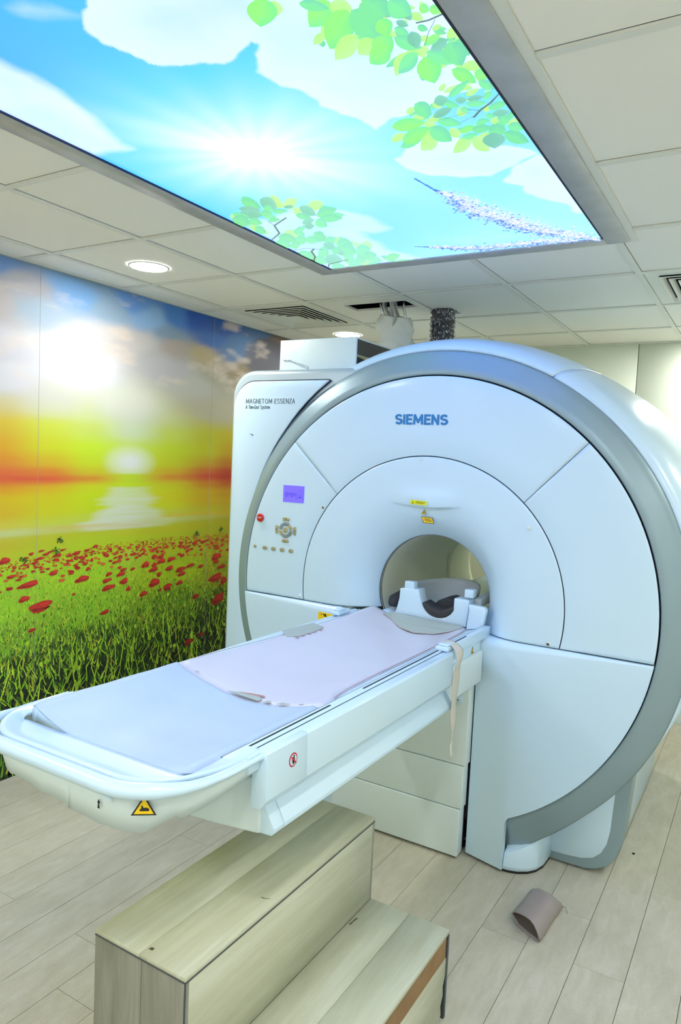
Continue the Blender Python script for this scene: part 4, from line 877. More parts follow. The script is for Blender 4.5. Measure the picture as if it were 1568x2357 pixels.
# rear body: a slab with a silver border, and the flank behind it
outer = [(-.73, .60), (-.73, .008), (-.60, .008), (-.545, .010), (-.50, .022), (-.46, .045), (-.43, .085), (-.413, .135), (-.403, .20), (-.398, .28), (-.386, .44), (-.375, .60)]
inner = [(-.728, .598), (-.728, .042), (-.62, .046), (-.56, .052), (-.515, .068), (-.485, .098), (-.466, .14), (-.456, .20), (-.452, .28), (-.445, .40), (-.436, .598)]
prism('rear_body_border', outer, 'y', 3.02, 3.14, SILVER, scan, .006)
prism('rear_body_panel', inner, 'y', 3.0175, 3.03, WHITE, scan, .0008, 1)
prism('rear_body', [(-1.95, .004), (-.452, .004), (-.447, .30), (-.425, .50), (-.42, .75), (-1.95, .75)], 'y', 3.145, 4.35, WHITE, scan, .01)
# tower on the left
def rrect(x0, x1, z0, z1, r, n=8, corners='tl'):
    P = [(x1, z0), (x1, z1)] 
    for k in range(n + 1):
        a = math.pi / 2 + math.pi / 2 * k / n; P.append((x0 + r + r * math.cos(a), z1 - r + r * math.sin(a)))
    P.append((x0, z0)); return P
prism('tower_body', rrect(-2.384, -1.62, .01, 2.078, .13), 'y', 2.862, 4.15, SILVER_L, scan, .024, 4)
def ax(z):     # curved right edge of the tower front
    zr = z - 1.652; r = interp(zr, [-1.6, -.94, -.64, -.327, -.062, .133, .369], [1.02, 1.012, .998, 1.002, 1.03, 1.048, 1.082])
    return GXc - math.sqrt(max(.0, r * r - (z - GZc) ** 2))
P = [(ax(z), z) for z in np.linspace(.02, 2.018, 44)]
P2 = [(-1.80, 2.0205)] + [(-2.352 + .125 + .125 * math.cos(math.pi / 2 + math.pi / 2 * k / 8), 1.8955 + .125 * math.sin(math.pi / 2 + math.pi / 2 * k / 8)) for k in range(9)] + [(-2.352, .02)]
prism('tower_front_panel', P + P2, 'y', 2.842, 2.866, WHITE, scan, .004)
prism('tower_panel_gap', [(p[0] + .0045, p[1] + .001) for p in P] + [(p[0] - (.002 if p[0] < -2.2 else 0), p[1] + .0045) for p in P2], 'y', 2.848, 2.8645, NAVY, scan)
text('model_lettering', 'MAGNETOM ESSENZA', -2.277, -1.981, 1.911, 1.935, 2.8415, GREYINK, scan, depth=.0006)
text('small_lettering', 'A Tim+Dot System', -2.277, -2.128, 1.8855, 1.9035, 2.8415, GREYINK, scan, depth=.0006)
flat('scuff_mark', [([(-.012, 0), (-.002, .003), (.0, -.001)], GREYINK), ([(.004, .002), (.012, -.001), (.004, -.008)], GREYINK)], MF(-2.235, 2.8417, 1.76), scan)
t_ = text('brand_lettering', 'SIEMENS', -1.417 * 1.007, -1.177 * 1.007, 1.819, 1.864, GY_, BLUE, scan, bold=.21, depth=.0012)
# labels over the bore
def hoody(x, z):
    r = math.hypot(x - GXc, z - GZc); a = math.atan2(z - GZc, x - GXc); return fy(r) + hood(r, a)
M1 = MF(-1.289, GY_ - .0175, 1.4885)
flat('laser_notice_sticker', [([(-.038, -.009), (.038, -.011), (.038, .006), (-.038, .009)], YELLOW2), ([(-.034, -.006), (-.020, -.006), (-.027, .006)], INK), ([(-.0315, -.0045), (-.0225, -.0045), (-.027, .0035)], YELLOW2),
      ([(-.014, .004), (.033, .002), (.033, .001), (-.014, .003)], INK), ([(-.014, .0005), (.030, -.0015), (.030, -.0025), (-.014, -.0005)], INK), ([(-.014, -.003), (.024, -.005), (.024, -.006), (-.014, -.004)], INK)], M1, scan)
Mt = Matrix.Translation((-1.277, 2.836, 1.437)) @ Matrix.Rotation(math.radians(-14), 4, 'X') @ Matrix(((1, 0, 0, 0), (0, 0, -1, 0), (0, 1, 0, 0), (0, 0, 0, 1)))
laser_tri(.024, .021, Mt, scan)
Mt = Matrix.Translation((-1.262, 2.848, 1.412)) @ Matrix.Rotation(math.radians(-20), 4, 'X') @ Matrix(((1, 0, 0, 0), (0, 0, -1, 0), (0, 1, 0, 0), (0, 0, 0, 1)))
flat('caution_plate', [([(-.034, .014), (.020, .012), (.033, -.014), (-.018, -.014)], INK), ([(-.031, .012), (.018, .010), (.030, -.012), (-.016, -.012)], YELLOW)] +
     [([(-.018 + k * .003, .007 - k * .004), (.014 + k * .003, .006 - k * .004), (.0145 + k * .003, .005 - k * .004), (-.0175 + k * .003, .006 - k * .004)], INK) for k in range(4)], Mt, scan)
flat('pinch_notice_sticker', [([(-.04, -.045), (.045, -.045), (.045, .013), (-.04, .016)], YELLOW), (tri(.016, .013, 1, -.002), INK), ([(-.026, .004), (-.018, .004), (-.022, .010)], INK), ([(-.012, .004), (-.002, .004), (-.002, .010), (-.012, .010)], INK)], MF(-1.728, 2.7995, .928), scan)
# cover screws and caps
for nm, x, z, r, mt in (('screw_cap', -1.298, 1.672, .0085, WHITE2), ('screw_cap', -.810, 1.42, .0095, WHITE2), ('screw_cap', -1.889, .999, .009, WHITE2), ('screw', -1.78, 1.43, .008, CHROME), ('screw', -.706, .970, .010, CHROME)):
    y = GY_ - .002 if nm == 'screw_cap' else GY_ - .001
    o = disc(nm, (x, y + .004, z), r, .006, 'y', mt, scan, 16, .002)
    if nm == 'screw': disc('socket', (x, y - .0015, z), r * .45, .001, 'y', BLACK, o, 8)
# display
YB = GY_
dsp = box('display', -2.010, -1.890, YB - .002, YB + .004, 1.441, 1.521, SCREEN, scan)
V = []; F = []
def seg(x0, x1, z0, z1):
    n = len(V); V.extend(boxv(x0, x1, YB - .0032, YB - .0019, z0, z1)); F.extend(tuple(i + n for i in f) for f in BOXF)
SEGS = {'0': 'abcdef', '4': 'bcfg', '9': 'abcdfg'}
for i, ch in enumerate('0494'):
    x = -1.996 + i * .0165; wd, hh = .011, .010; zc = 1.4765; tk = .0014
    for s in SEGS[ch]:
        if s == 'a': seg(x, x + wd, zc + hh - tk, zc + hh)
        if s == 'g': seg(x, x + wd, zc - tk / 2, zc + tk / 2)
        if s == 'd': seg(x, x + wd, zc - hh, zc - hh + tk)
        if s == 'f': seg(x, x + tk, zc, zc + hh)
        if s == 'e': seg(x, x + tk, zc - hh, zc)
        if s == 'b': seg(x + wd - tk, x + wd, zc, zc + hh)
        if s == 'c': seg(x + wd - tk, x + wd, zc - hh, zc)
mesh('digits', V, F, SEGM, dsp)
V = []; F = []
def stroke(pts, wd):
    for (a, b), (c, d) in zip(pts[:-1], pts[1:]):
        L_ = math.hypot(c - a, d - b) + 1e-9; nx_, nz_ = -(d - b) / L_ * wd / 2, (c - a) / L_ * wd / 2; n = len(V)
        V.extend([(a + nx_, YB - .0028, b + nz_), (a - nx_, YB - .0028, b - nz_), (c - nx_, YB - .0028, d - nz_), (c + nx_, YB - .0028, d + nz_)]); F.append((n, n + 1, n + 2, n + 3))
stroke([(-1.9125 + .016 * math.cos(a), 1.483 + .017 * math.sin(a)) for a in np.linspace(-.4, math.pi + .4, 20)], .001)
stroke([(-1.933, 1.460), (-1.921, 1.475), (-1.9125, 1.478), (-1.903, 1.475), (-1.893, 1.460)], .0014)
stroke([(-1.918, 1.467), (-1.907, 1.467)], .006)
stroke([(-1.936, 1.459), (-1.926, 1.459)], .0012); stroke([(-1.900, 1.459), (-1.890, 1.459)], .0012)
mesh('bore_symbol', V, F, SEGM, dsp)
# stop button and keys
st_ = disc('stop_button', (-2.139, YB, 1.353), .0205, .012, 'y', STOPR, scan, 28, .005)
text('stop_lettering', 'STOP', -2.152, -2.128, 1.350, 1.357, YB - .0118, WHITE, st_, bold=.16, depth=.0008)
kc = (-1.987, 1.305)
def keypoly(name, pts, mt, par=scan): return prism(name, pts, 'y', YB - .0035, YB + .001, mt, par, .0011, 2)
def arcseg(r0, r1, a0, a1, n=6):
    return [(kc[0] + r0 * math.cos(a), kc[1] + r0 * math.sin(a)) for a in np.linspace(a0, a1, n)] + [(kc[0] + r1 * math.cos(a), kc[1] + r1 * math.sin(a)) for a in np.linspace(a1, a0, n)]
for k in range(6):
    a0 = math.radians(k * 60 + 3); a1 = math.radians(k * 60 + 57)
    keypoly('ring_key', arcseg(.021, .0385, a0, a1), BTN if k in (0, 3) else BTNG)
o = disc('centre_key', (kc[0], YB, kc[1]), .0145, .004, 'y', BTN, scan, 24, .0015)
for k in range(4):
    a = math.pi / 2 * k; P = arcseg(.043, .061, a - .33, a + .33); c_ = math.cos(a); s_ = math.sin(a)
    P = arcseg(.044, .062, a - .36, a + .36)
    key = keypoly('arrow_key', P, BTN)
    disc('key_mark', (kc[0] + .053 * c_, YB - .0034, kc[1] + .053 * s_), .0035, .0006, 'y', GREYINK, key, 8)
disc('small_key', (-2.168, YB, 1.2095), .0085, .0035, 'y', BTN, scan, 16, .0012)
for xk in (-2.107, -2.055, -2.003, -1.951):
    for s in (-1, 1):
        P = [(xk + s * .0015, 1.2075 + .0095), (xk + s * .0015, 1.2075 - .0095)] + [(xk + s * (.006 + .0085 * math.cos(a)), 1.2075 + .0095 * math.sin(a)) for a in np.linspace(-math.pi / 2, math.pi / 2, 8)]
        if s < 0: P = P[::-1]
        keypoly('row_key', P, BTN)

# ------------------------------------------------------------------ white box on the tower
eb = empty('equipment_box', (-1.97, 3.2, 2.08), 'white metal box with an open black side, standing on the scanner tower', 'box')
bx0, bx1, by0, by1, bz0, bz1 = -2.196, -1.748, 3.0, 3.43, 2.080, 2.240
box('front_cover', bx0, bx1, by0, by0 + .012, bz0, bz1 + .004, WHITE2, eb, .004)
box('top_sheet', bx0, bx1, by0 + .012, by1, bz1 - .006, bz1, WHITE2, eb, .001, 1)
box('side_sheet', bx0, bx0 + .006, by0 + .012, by1, bz0, bz1 - .006, WHITE2, eb)
box('base_tray', bx0 + .006, bx1 - .006, by0 + .012, by1, bz0, bz0 + .055, BLACK, eb)
prism('side_bracket', [(by0 + .012, bz1 - .006), (by1, bz1 - .006), (by1 - .02, 2.175), (by0 + .16, 2.163), (by0 + .012, 2.163)], 'x', bx1 - .006, bx1 - .001, BLACK, eb)
prism('side_bracket', [(by0 + .012, 2.150), (by0 + .10, 2.145), (by1, 2.10), (by1, 2.08), (by0 + .012, 2.08)], 'x', bx1 - .006, bx1 - .001, BLACK, eb)
tube('brace', [(bx1 - .02, by0 + .22, 2.2), (bx1 - .02, by0 + .38, 2.09)], .008, BLACK, eb, 8)
for k in range(3): disc('stud', (-2.163 + k * .016, by0, 2.143 - k * .001), .006, .006, 'y', CHROME, eb, 14, .001)
tube('rod', [(-2.128, by0 - .006, 2.140), (-2.05, 2.975, 2.118), (-1.985, 2.95, 2.100), (-1.955, 2.90, 2.083)], .003, CHROME, eb, 8)

# ------------------------------------------------------------------ cable bundle and pipe
cb = empty('cable_bundle', (-1.895, 3.68, 2.1), 'bundle of cables wrapped in crumpled white cloth, rising into the ceiling', 'cables')
A = []
for i in range(40):
    t = i / 39; z = lerp(2.13, 2.478, t); row = []
    cx = -1.890 + .012 * math.sin(t * 5); w_ = lerp(.128, .094, t) * (1 - .12 * math.exp(-((t - .52) / .07) ** 2) + .05 * math.sin(t * 17)); d_ = w_ * .8
    for k in range(48):
        a = 2 * math.pi * k / 48
        f = 1 + .06 * math.sin(a * 2 + t * 9) - .10 * abs(math.sin(t * 8.5 + a * 1.3 + .8 * math.sin(a * 2))) ** 6 - .07 * abs(math.sin(t * 5 - a * 1.7 + 2)) ** 8 + .035 * math.sin(a * 5 - t * 14) + .02 * math.sin(t * 33 + a * 3)
        row.append((cx + w_ * f * math.cos(a), 3.68 + d_ * f * math.sin(a), z - .02 * math.cos(a + .6) * t))
    A.append(row)
gridm('cloth_wrap', A, CLOTH, cb, close_v=True, solid=.004)
for k in range(9):
    a = random.random() * 6.28; r = .03 + .03 * random.random(); x = -1.897 + r * math.cos(a) * 1.2; y = 3.66 + r * math.sin(a)
    mtc = [mat('cable_grey', (.45, .46, .47, 1), .4), CHROME, CLOTH][k % 3]
    tube('cable', [(x, y, 2.40), (x + .01, y, 2.47), (x + random.uniform(-.03, .03), y - .01, 2.53), (x + random.uniform(-.05, .05), y - .01, 2.70)], .007, mtc, cb, 8)
pp = empty('wrapped_pipe', (-1.69, 3.87, 2.1), 'black ribbed pipe wrapped in clear film behind the ring, rising into the ceiling', 'pipe')
A = []; AF = []
for i in range(90):
    t = i / 89; z = lerp(2.12, 2.66, t); row = []; rf = []
    for k in range(32):
        a = 2 * math.pi * k / 32; r = .068 + .0035 * math.sin(z * 240)
        row.append((-1.69 + r * math.cos(a), 3.87 + r * math.sin(a), z))
        r = .074 + .0035 * math.sin(a * 7 + z * 50) + .003 * math.sin(a * 13 - z * 90 + 1) + .002 * math.sin(z * 200)
        rf.append((-1.69 + r * math.cos(a), 3.87 + r * math.sin(a), z))
    A.append(row); AF.append(rf)
gridm('hose', A, mat('black_rubber', (.012, .012, .018, 1), .45), pp, close_v=True)
FILM = bpy.data.materials.new('clear_film'); FILM.use_nodes = True
_n = FILM.node_tree; _b = _n.nodes['Principled BSDF']; _b.inputs['Base Color'].default_value = (.8, .82, .9, 1); _b.inputs['Roughness'].default_value = .12; _b.inputs['Alpha'].default_value = .10; _b.inputs['Coat Weight'].default_value = 1
_t = _n.nodes.new('ShaderNodeTexNoise'); _t.inputs['Scale'].default_value = 1.0; _t.inputs['Detail'].default_value = 6; _t.inputs['Distortion'].default_value = 2.5
_m = _n.nodes.new('ShaderNodeMapping'); _m.inputs['Scale'].default_value = (40, 40, 22); _m.inputs['Rotation'].default_value = (.5, .4, 0)
_g = _n.nodes.new('ShaderNodeNewGeometry'); _r = _n.nodes.new('ShaderNodeValToRGB')
_n.links.new(_g.outputs['Position'], _m.inputs['Vector']); _n.links.new(_m.outputs[0], _t.inputs['Vector']); _n.links.new(_t.outputs['Fac'], _r.inputs['Fac'])
_r.color_ramp.elements[0].position = .53; _r.color_ramp.elements[0].color = (.04, .04, .04, 1); _r.color_ramp.elements[1].position = .63; _r.color_ramp.elements[1].color = (.75, .75, .75, 1)
_n.links.new(_r.outputs['Color'], _b.inputs['Alpha'])  # whitish alpha streaks stand for specular highlights on the film
gridm('film_wrap', AF, FILM, pp, close_v=True, smooth=False)

# ------------------------------------------------------------------ patient table
tab = empty('patient_table', (-1.23, 1.9, 0), 'long white patient table running out of the scanner bore', 'table')
z_ = lambda v: H + v
XC = -1.2275
def dish(x, y):
    """top of the cradle shell"""
    v = np.interp(x, [-1.536, -1.530, -1.520, -1.503, -1.485, -1.45, -1.40, -1.317, -1.244, -1.19, -1.115, -1.03, -.992, -.985],
                  [-.668, -.656, -.650, -.652, -.660, -.672, -.684, -.702, -.709, -.708, -.700, -.682, -.668, -.664])
    tilt = np.interp(y, [1.0, 1.3, 1.8, 2.9], [.014, .011, .004, -.006]) * np.clip((-1.2 - x) / .3, 0, 1)
    return H + float(v) + float(tilt)
xs = list(np.linspace(-1.536, -1.48, 9)) + list(np.linspace(-1.46, -.985, 30))
ysr = list(np.linspace(1.118, 2.878, 50))
A = [[(x, y, dish(x, y)) for x in xs] for y in ysr]
A2 = [[(x, y, dish(x, y) - (.012 if -1.53 < x < -.99 else .004) - .03) for x in xs] for y in ysr]
rows = [[(x, y, zq) for (x, y, zq) in r1] + [(x, y, zq) for (x, y, zq) in r2[::-1]] for r1, r2 in zip(A, A2)]
gridm('cradle', rows, WHITE, tab, close_v=True, caps=True)
# part of the cradle inside the bore
xs2 = list(np.linspace(-1.475, -1.03, 24))
rows = [[(x, y, dish(x, y)) for x in xs2] + [(x, y, H - .735) for x in xs2[::-1]] for y in (2.879, 3.1, 3.4, 3.8, 4.25)]
gridm('cradle_extension', rows, WHITE, tab, close_v=True, caps=True)
# right hand rail: two flat strips with a groove, and slots
box('side_rail', -.9845, -.958, 1.19, 2.86, z_(-.70), z_(-.6575), WHITE, tab, .003)
box('side_rail', -.956, -.936, 1.225, 2.44, z_(-.70), z_(-.660), WHITE, tab, .003)
for a, b in ((1.272, 1.62), (1.80, 2.62)):
    box('rail_slot', -.9745, -.9685, a, b, z_(-.6585), z_(-.6570), NAVY, tab)
box('rail_groove', -.9582, -.9558, 1.265, 2.44, z_(-.70), z_(-.6605), NAVY, tab)
box('cradle_gap', -.9855, -.9842, 1.19, 2.86, z_(-.70), z_(-.6585), NAVY, tab)
# left rail
box('side_rail', -1.552, -1.537, 1.265, 2.80, z_(-.70), z_(-.664), WHITE, tab, .003)
# side covers, right
def side_prof(name, y0, y1, mt=WHITE, mirror=False, part='upper'):
    if part == 'upper': P = [(-.955, -.70), (-.9375, -.70), (-.9375, -.661), (-.932, -.656), (-.920, -.656), (-.9145, -.662), (-.912, -.768), (-.928, -.790), (-.955, -.797)]
    else: P = [(-.985, -.70), (-.958, -.70), (-.958, -.792), (-.950, -.798), (-.917, -.852), (-.917, -.862), (-.925, -.870), (-1.0, -.874)]
    if mirror: P = [(2 * XC - .018 - p[0], p[1]) for p in P][::-1]
    return prism(name, [(p[0], z_(p[1])) for p in P], 'y', y0, y1, mt, tab, .0012, 2)
side_prof('end_cover', 1.262, 1.423); side_prof('side_cover', 1.4255, 2.352)
side_prof('lower_end_cover', 1.305, 1.345, part='lower'); side_prof('lower_side_cover', 1.3475, 2.376, part='lower')
side_prof('side_cover', 1.262, 2.76, mirror=True); side_prof('lower_side_cover', 1.305, 2.76, part='lower', mirror=True)
# core of the support with a bowed front end
n = 14; P = []
for k in range(n + 1):
    t = k / n; x = lerp(-1.505, -.955, t); P.append((x, 1.300 - .035 * math.sin(math.pi * t)))
P += [(-.955, 2.78), (-1.505, 2.78)]
prism('support_beam', P, 'z', z_(-.874), z_(-.742), WHITE2, tab, .008)
# front block by the gantry
box('docking_block', -1.02, -.972, 2.40, 2.795, z_(-.835), z_(-.685), WHITE, tab, .006)
box('docking_gap', -1.03, -.974, 2.39, 2.80, z_(-.845), z_(-.835), BLACK, tab)
flat('pinch_point_sticker', [(tri(.042, .036), INK), (tri(.042, .036, .78), YELLOW), (circ(.006, 8, 0, .011), INK)], Matrix.Translation((-.9718, 2.700, z_(-.750))) @ Matrix(((0, 0, 1, 0), (1, 0, 0, 0), (0, 1, 0, 0), (0, 0, 0, 1))), tab)
# foot end: floor plate, rim, handle bar, skirt
def rim(s, inset=0.0):
    """plan curve from the right rail round the foot to the left rail, s in 0..1"""
    w_ = (.2925 if s < .5 else .365) - inset; y1 = 1.275; yf = .972 + inset; rc = .155
    L1 = y1 - (yf + rc * 1.25); La = 1.57 * rc * 1.12; Lm = .2925 + .365 - 2 * inset - 2 * rc; Lt = 2 * L1 + 2 * La + Lm; d = s * Lt
    if d < L1: return XC + w_, y1 - d
    d -= L1
    if d < La:
        a = d / La * math.pi / 2; w_ = .2925 - inset; return XC + w_ - rc + rc * math.cos(a), yf + rc * 1.25 * (1 - math.sin(a))
    d -= La
    if d < Lm: return XC + (.2925 - inset) - rc - d, yf
    d -= Lm
    if d < La:
        a = d / La * math.pi / 2; w_ = .365 - inset; return XC - w_ + rc - rc * math.sin(a), yf + rc * 1.25 * (1 - math.cos(a))
    d -= La
    return XC - (.365 - inset), yf + rc * 1.25 + d
NS = 110
# handle / rim bar
rows = []
for i in range(NS + 1):
    s = i / NS; x, y = rim(s); x2, y2 = rim(min(1, s + .004)); x1_, y1_ = rim(max(0, s - .004))
    tx, ty = x2 - x1_, y2 - y1_; L_ = math.hypot(tx, ty); ox, oy = -ty / L_, tx / L_          # inward
    f = max(0, min(1, (1.12 - y) / .12)); ra = lerp(.007, .019, f); rb = lerp(.006, .017, f)
    zc = z_(-.668) + lerp(0, .006, f); row = []
    for k in range(14):
        a = 2 * math.pi * k / 14
        row.append((x + ox * (ra * math.cos(a) + ra * .9), y + oy * (ra * math.cos(a) + ra * .9), zc + rb * math.sin(a)))
    rows.append(row)
gridm('foot_handle', rows, WHITE, tab, close_v=True)
# one surface between the rim and the mat, turning up into the rails
rows = []
for i in range(161):
    s = i / 160; x, y = rim(s, .010); row = []
    ix, iy = min(max(x, -1.545), -.984), max(y, 1.105)
    for k in range(10):
        t = k / 9; px_, py_ = lerp(x, ix, t), lerp(y, iy, t)
        zi_ = interp(py_, [1.0, 1.12, 1.22], [-.688, -.684, -.664]) if t > 0 else 0
        e_ = min(1, t * 9 * ((abs(x - ix) + abs(y - iy)) / .14) / 4.0); zz3 = lerp(interp(py_, [1.1, 1.2], [-.663, -.668]), interp(py_, [.98, 1.09, 1.19, 1.3], [-.688, -.688, -.672, -.669]), e_ * e_ * (3 - 2 * e_))
        row.append((px_, py_, z_(zz3)))
    rows.append(row)
gridm('foot_plate', rows, WHITE, tab, flip=False, solid=.010, off=-1)
# skirt
rows = []
for i in range(NS + 1):
    s = i / NS; x, y = rim(s, .012)
    zb_ = interp(y, [.98, 1.06, 1.15, 1.33], [-.770, -.745, -.722, -.700])
    if y < 1.05:
        st2 = .008 * math.floor((x + 1.55) / .085) / 5.0
        zb_ = -.738 - .036 * min(1, max(0, (x + 1.50) / .38)) - (.004 if int((x + 1.6) / .04) % 3 == 0 else 0)
        if x > -1.12: zb_ = -.770
        if x > -1.03: zb_ = interp(x, [-1.03, -.98], [-.770, -.735])
    bow = .012 * math.sin(math.pi * min(1, max(0, (y - 1.0) / .3)))
    row = [(x, y, z_(-.664)), (x * 1.0, y + .003, z_(-.680)), (x + (.004 if x < XC else -.004), y + .008, z_(lerp(-.680, zb_, .5))), (x + (.010 if x < XC else -.010), y + .014, z_(zb_))]
    rows.append(row)
gridm('foot_skirt', rows, WHITE2, tab, solid=.006, off=1)
flat('handle_slot', [([(-.014, -.002), (.014, -.006), (.012, .002), (-.012, .004)], WHITE)], MF(-1.098, .975, z_(-.699)), tab)
warn_tri(.05, .040, Matrix.Translation((-1.0195, .9985, z_(-.722))) @ Matrix.Rotation(math.radians(38), 4, 'Z') @ Matrix.Rotation(math.radians(-6), 4, 'X') @ Matrix(((1, 0, 0, 0), (0, 0, -1, 0), (0, 1, 0, 0), (0, 0, 0, 1))), tab)
flat('small_warning_sticker', [(tri(.014, .013), YELLOW)], MF(-1.171, .9705, z_(-.689)), tab)
flat('arrow_mark', [([(-.003, -.010), (.003, -.010), (.0015, 0), (.004, .002), (0, .009), (-.004, .002), (-.0015, 0)], INK)], MF(-1.128, .9795, z_(-.722)), tab)
no_sign(.015, MT(-1.300, 1.056, z_(-.6888), .1), tab)
flat('posture_sticker', [([(-.026, -.014), (.026, -.014), (.026, .014), (-.026, .014)], WHITE2), ([(-.018, .004), (-.008, .009), (.004, .003), (.018, -.003), (.022, -.006), (.004, -.003), (-.010, .002)], INK), ([(-.012, -.006), (-.004, -.002), (-.008, -.010)], INK)], MT(-1.243, 1.050, z_(-.6888), .1), tab)
no_sign(.017, Matrix.Translation((-.9135, 1.365, z_(-.706))) @ Matrix(((0, 0, 1, 0), (1, 0, 0, 0), (0, 1, 0, 0), (0, 0, 0, 1))), tab)
# locking clamps on the rails
def clamp(x0, x1, y0, y1, z):
    c = box('rail_clamp', x0, x1, y0, y1, z, z + .016, WHITE, tab, .004)
    box('lever', x0 + .006, x1 - .004, y0 + .012, y1 - .03, z + .016, z + .024, WHITE, c, .003)
clamp(-.984, -.934, 2.345, 2.432, z_(-.658)); clamp(-1.556, -1.516, 2.56, 2.66, z_(-.652))
# pedestal below the table
ped = [('pedestal_panel', -1.640, -1.016, .012, .216, 2.780), ('pedestal_panel', -1.640, -1.010, .219, .402, 2.783), ('pedestal_panel', -1.640, -1.004, .405, .775, 2.786)]
for nm, a, b, c, d, y in ped: box(nm, a, b, y, y + .06, c, d, WHITE2, tab, .004)
box('pedestal_core', -1.63, -1.02, 2.86, 2.95, .02, .77, BLACK, tab)
box('pedestal_plinth', -1.63, -1.03, 2.80, 2.85, 0, .014, BLACK, tab)
o = disc('screw_cover', (-1.045, 2.787, .681), .018, .006, 'y', WHITE, tab, 24, .002)
disc('slot_mark', (-1.05, 2.7815, .681), .003, .001, 'y', INK, o, 8)

# mats
def mat_strip(name, y0, y1, xl, xr, th, mt, label, cat, edge=None):
    e = empty(name, ((xl + xr) / 2, (y0 + y1) / 2, z_(-.66)), label, cat)
    ys = np.linspace(y0, y1, 46); rows = []
    for y in ys:
        a, b = (xl, xr) if edge is None else edge(y)
        top = []; bot = []
        for i in range(35):
            t = i / 34; x = lerp(a, b, t); ed = min(1, min(t, 1 - t) / .02) ** .5
            ee = min(1, min(y - y0, y1 - y) / .006 + .25)
            wv = .0008 * math.sin(x * 40 + y * 11) + .0007 * math.sin(y * 37)
            top.append((x, y, dish(x, y) + .0015 + th * ed * ee + wv)); bot.append((x, y, dish(x, y) + .0008))
        rows.append(top + bot[::-1])
    o = gridm('pad', rows, mt, e, close_v=True, caps=True)
    n_ = len(rows[0])
    return e
def ledge(y):
    l = -1.512 + .018 * max(0, math.sin((y - 1.6) * 2.4)); r = interp(y, [1.60, 1.68, 1.74, 1.82, 2.0, 2.4, 2.75, 2.86], [-.990, -.996, -1.022, -1.036, -1.040, -1.034, -1.040, -1.06])
    return l, r
hm = mat_strip('table_mat', 1.603, 2.862, -1.51, -1.03, .012, MATP, 'long lilac vinyl mat with torn edges on the table, next to the bore', 'mat', ledge)
fm = mat_strip('table_mat', 1.104, 1.598, -1.514, -.990, .014, MATB, 'short pale blue vinyl mat at the foot end of the table', 'mat')
def patch(pts, y, mt, nm, par, dz=.0145):
    V = [(p[0], p[1], dish(p[0], p[1]) + dz + .0012) for p in pts]; return mesh(nm, V, [tuple(range(len(V)))], mt, par, solid=.0008, off=0)
patch([(-1.312, 1.600), (-1.29, 1.62), (-1.26, 1.632), (-1.235, 1.645), (-1.205, 1.628), (-1.204, 1.606)], 0, FOAM, 'torn_patch', hm)
patch([(-1.285, 1.622), (-1.255, 1.642), (-1.215, 1.652), (-1.204, 1.640), (-1.24, 1.634)], 0, TORN, 'torn_edge', hm, .0152)
patch([(-1.190, 1.604), (-1.183, 1.624), (-1.168, 1.622), (-1.163, 1.606)], 0, FOAM, 'torn_patch', hm)
patch([(-1.140, 1.604), (-1.130, 1.624), (-1.112, 1.618), (-1.100, 1.618), (-1.098, 1.606)], 0, FOAM, 'torn_patch', hm)
patch([(-1.065, 1.606), (-1.060, 1.614), (-1.052, 1.612)], 0, GREYINK, 'torn_patch', hm)
patch([(-1.445, 1.606), (-1.440, 1.618), (-1.430, 1.612)], 0, FOAM, 'torn_patch', hm)
patch([(-1.508, 2.14), (-1.470, 2.12), (-1.455, 2.18), (-1.452, 2.27), (-1.462, 2.36), (-1.500, 2.34)], 0, FOAM, 'torn_patch', hm, .0135)
for k in range(5): patch([(-1.456 + .003 * (k % 2), 2.15 + k * .04), (-1.447, 2.155 + k * .04), (-1.449, 2.175 + k * .04)], 0, TORN, 'torn_edge', hm, .0145)
P = [(ledge(y)[1] + .0008, y, dish(ledge(y)[1], y) + .007) for y in np.linspace(1.70, 2.84, 40)]; tube('worn_edge', P, .0010, TORN, hm, 6)
P = [(ledge(y)[0] - .001 + .001 * math.sin(y * 60), y, dish(ledge(y)[0], y) + .007) for y in np.linspace(1.66, 2.80, 40)]; tube('worn_edge', P, .0008, TORN, hm, 6)
# torn end at the bore
P = [(-1.43, 2.80), (-1.36, 2.755), (-1.30, 2.70), (-1.22, 2.665), (-1.13, 2.672), (-1.085, 2.72), (-1.06, 2.80), (-1.08, 2.858), (-1.42, 2.858)]
patch(P, 0, FOAM, 'bare_end', hm, .0140)
tube('worn_edge', [(p[0], p[1], dish(p[0], p[1]) + .0155) for p in P[:7]], .0009, TORN, hm, 6)

# ------------------------------------------------------------------ head coil
hc = empty('head_coil', (-1.21, 2.95, z_(-.69)), 'white and grey head coil cradle on the table, just inside the bore', 'head coil')
zc = lambda v: H + v
o_ = [(-1.412, -.684), (-1.398, -.645), (-1.388, -.60), (-1.386, -.556), (-1.296, -.550), (-1.288, -.585), (-1.272, -.622)]
for k in range(9):
    a = math.radians(205 + k * 130 / 8); o_.append((-1.200 + .078 * math.cos(a), -.590 + .072 * math.sin(a)))
o_ += [(-1.128, -.585), (-1.128, -.565), (-1.060, -.567), (-1.062, -.62), (-1.070, -.684)]
prism('front_frame', [(p[0], zc(p[1])) for p in o_], 'y', 2.868, 2.935, WHITE, hc, .004)
for x0, x1 in ((-1.368, -1.322), (-1.086, -1.046)):
    box('connector_block', x0, x1, 2.875, 2.915, zc(-.557), zc(-.522), WHITE, hc, .004)
prism('side_plug', [(-1.056, zc(-.685)), (-1.048, zc(-.60)), (-1.052, zc(-.578)), (-.985, zc(-.582)), (-.975, zc(-.595)), (-.985, zc(-.66)), (-.993, zc(-.672))], 'y', 2.838, 2.875, WHITE, hc, .005)
rows = []
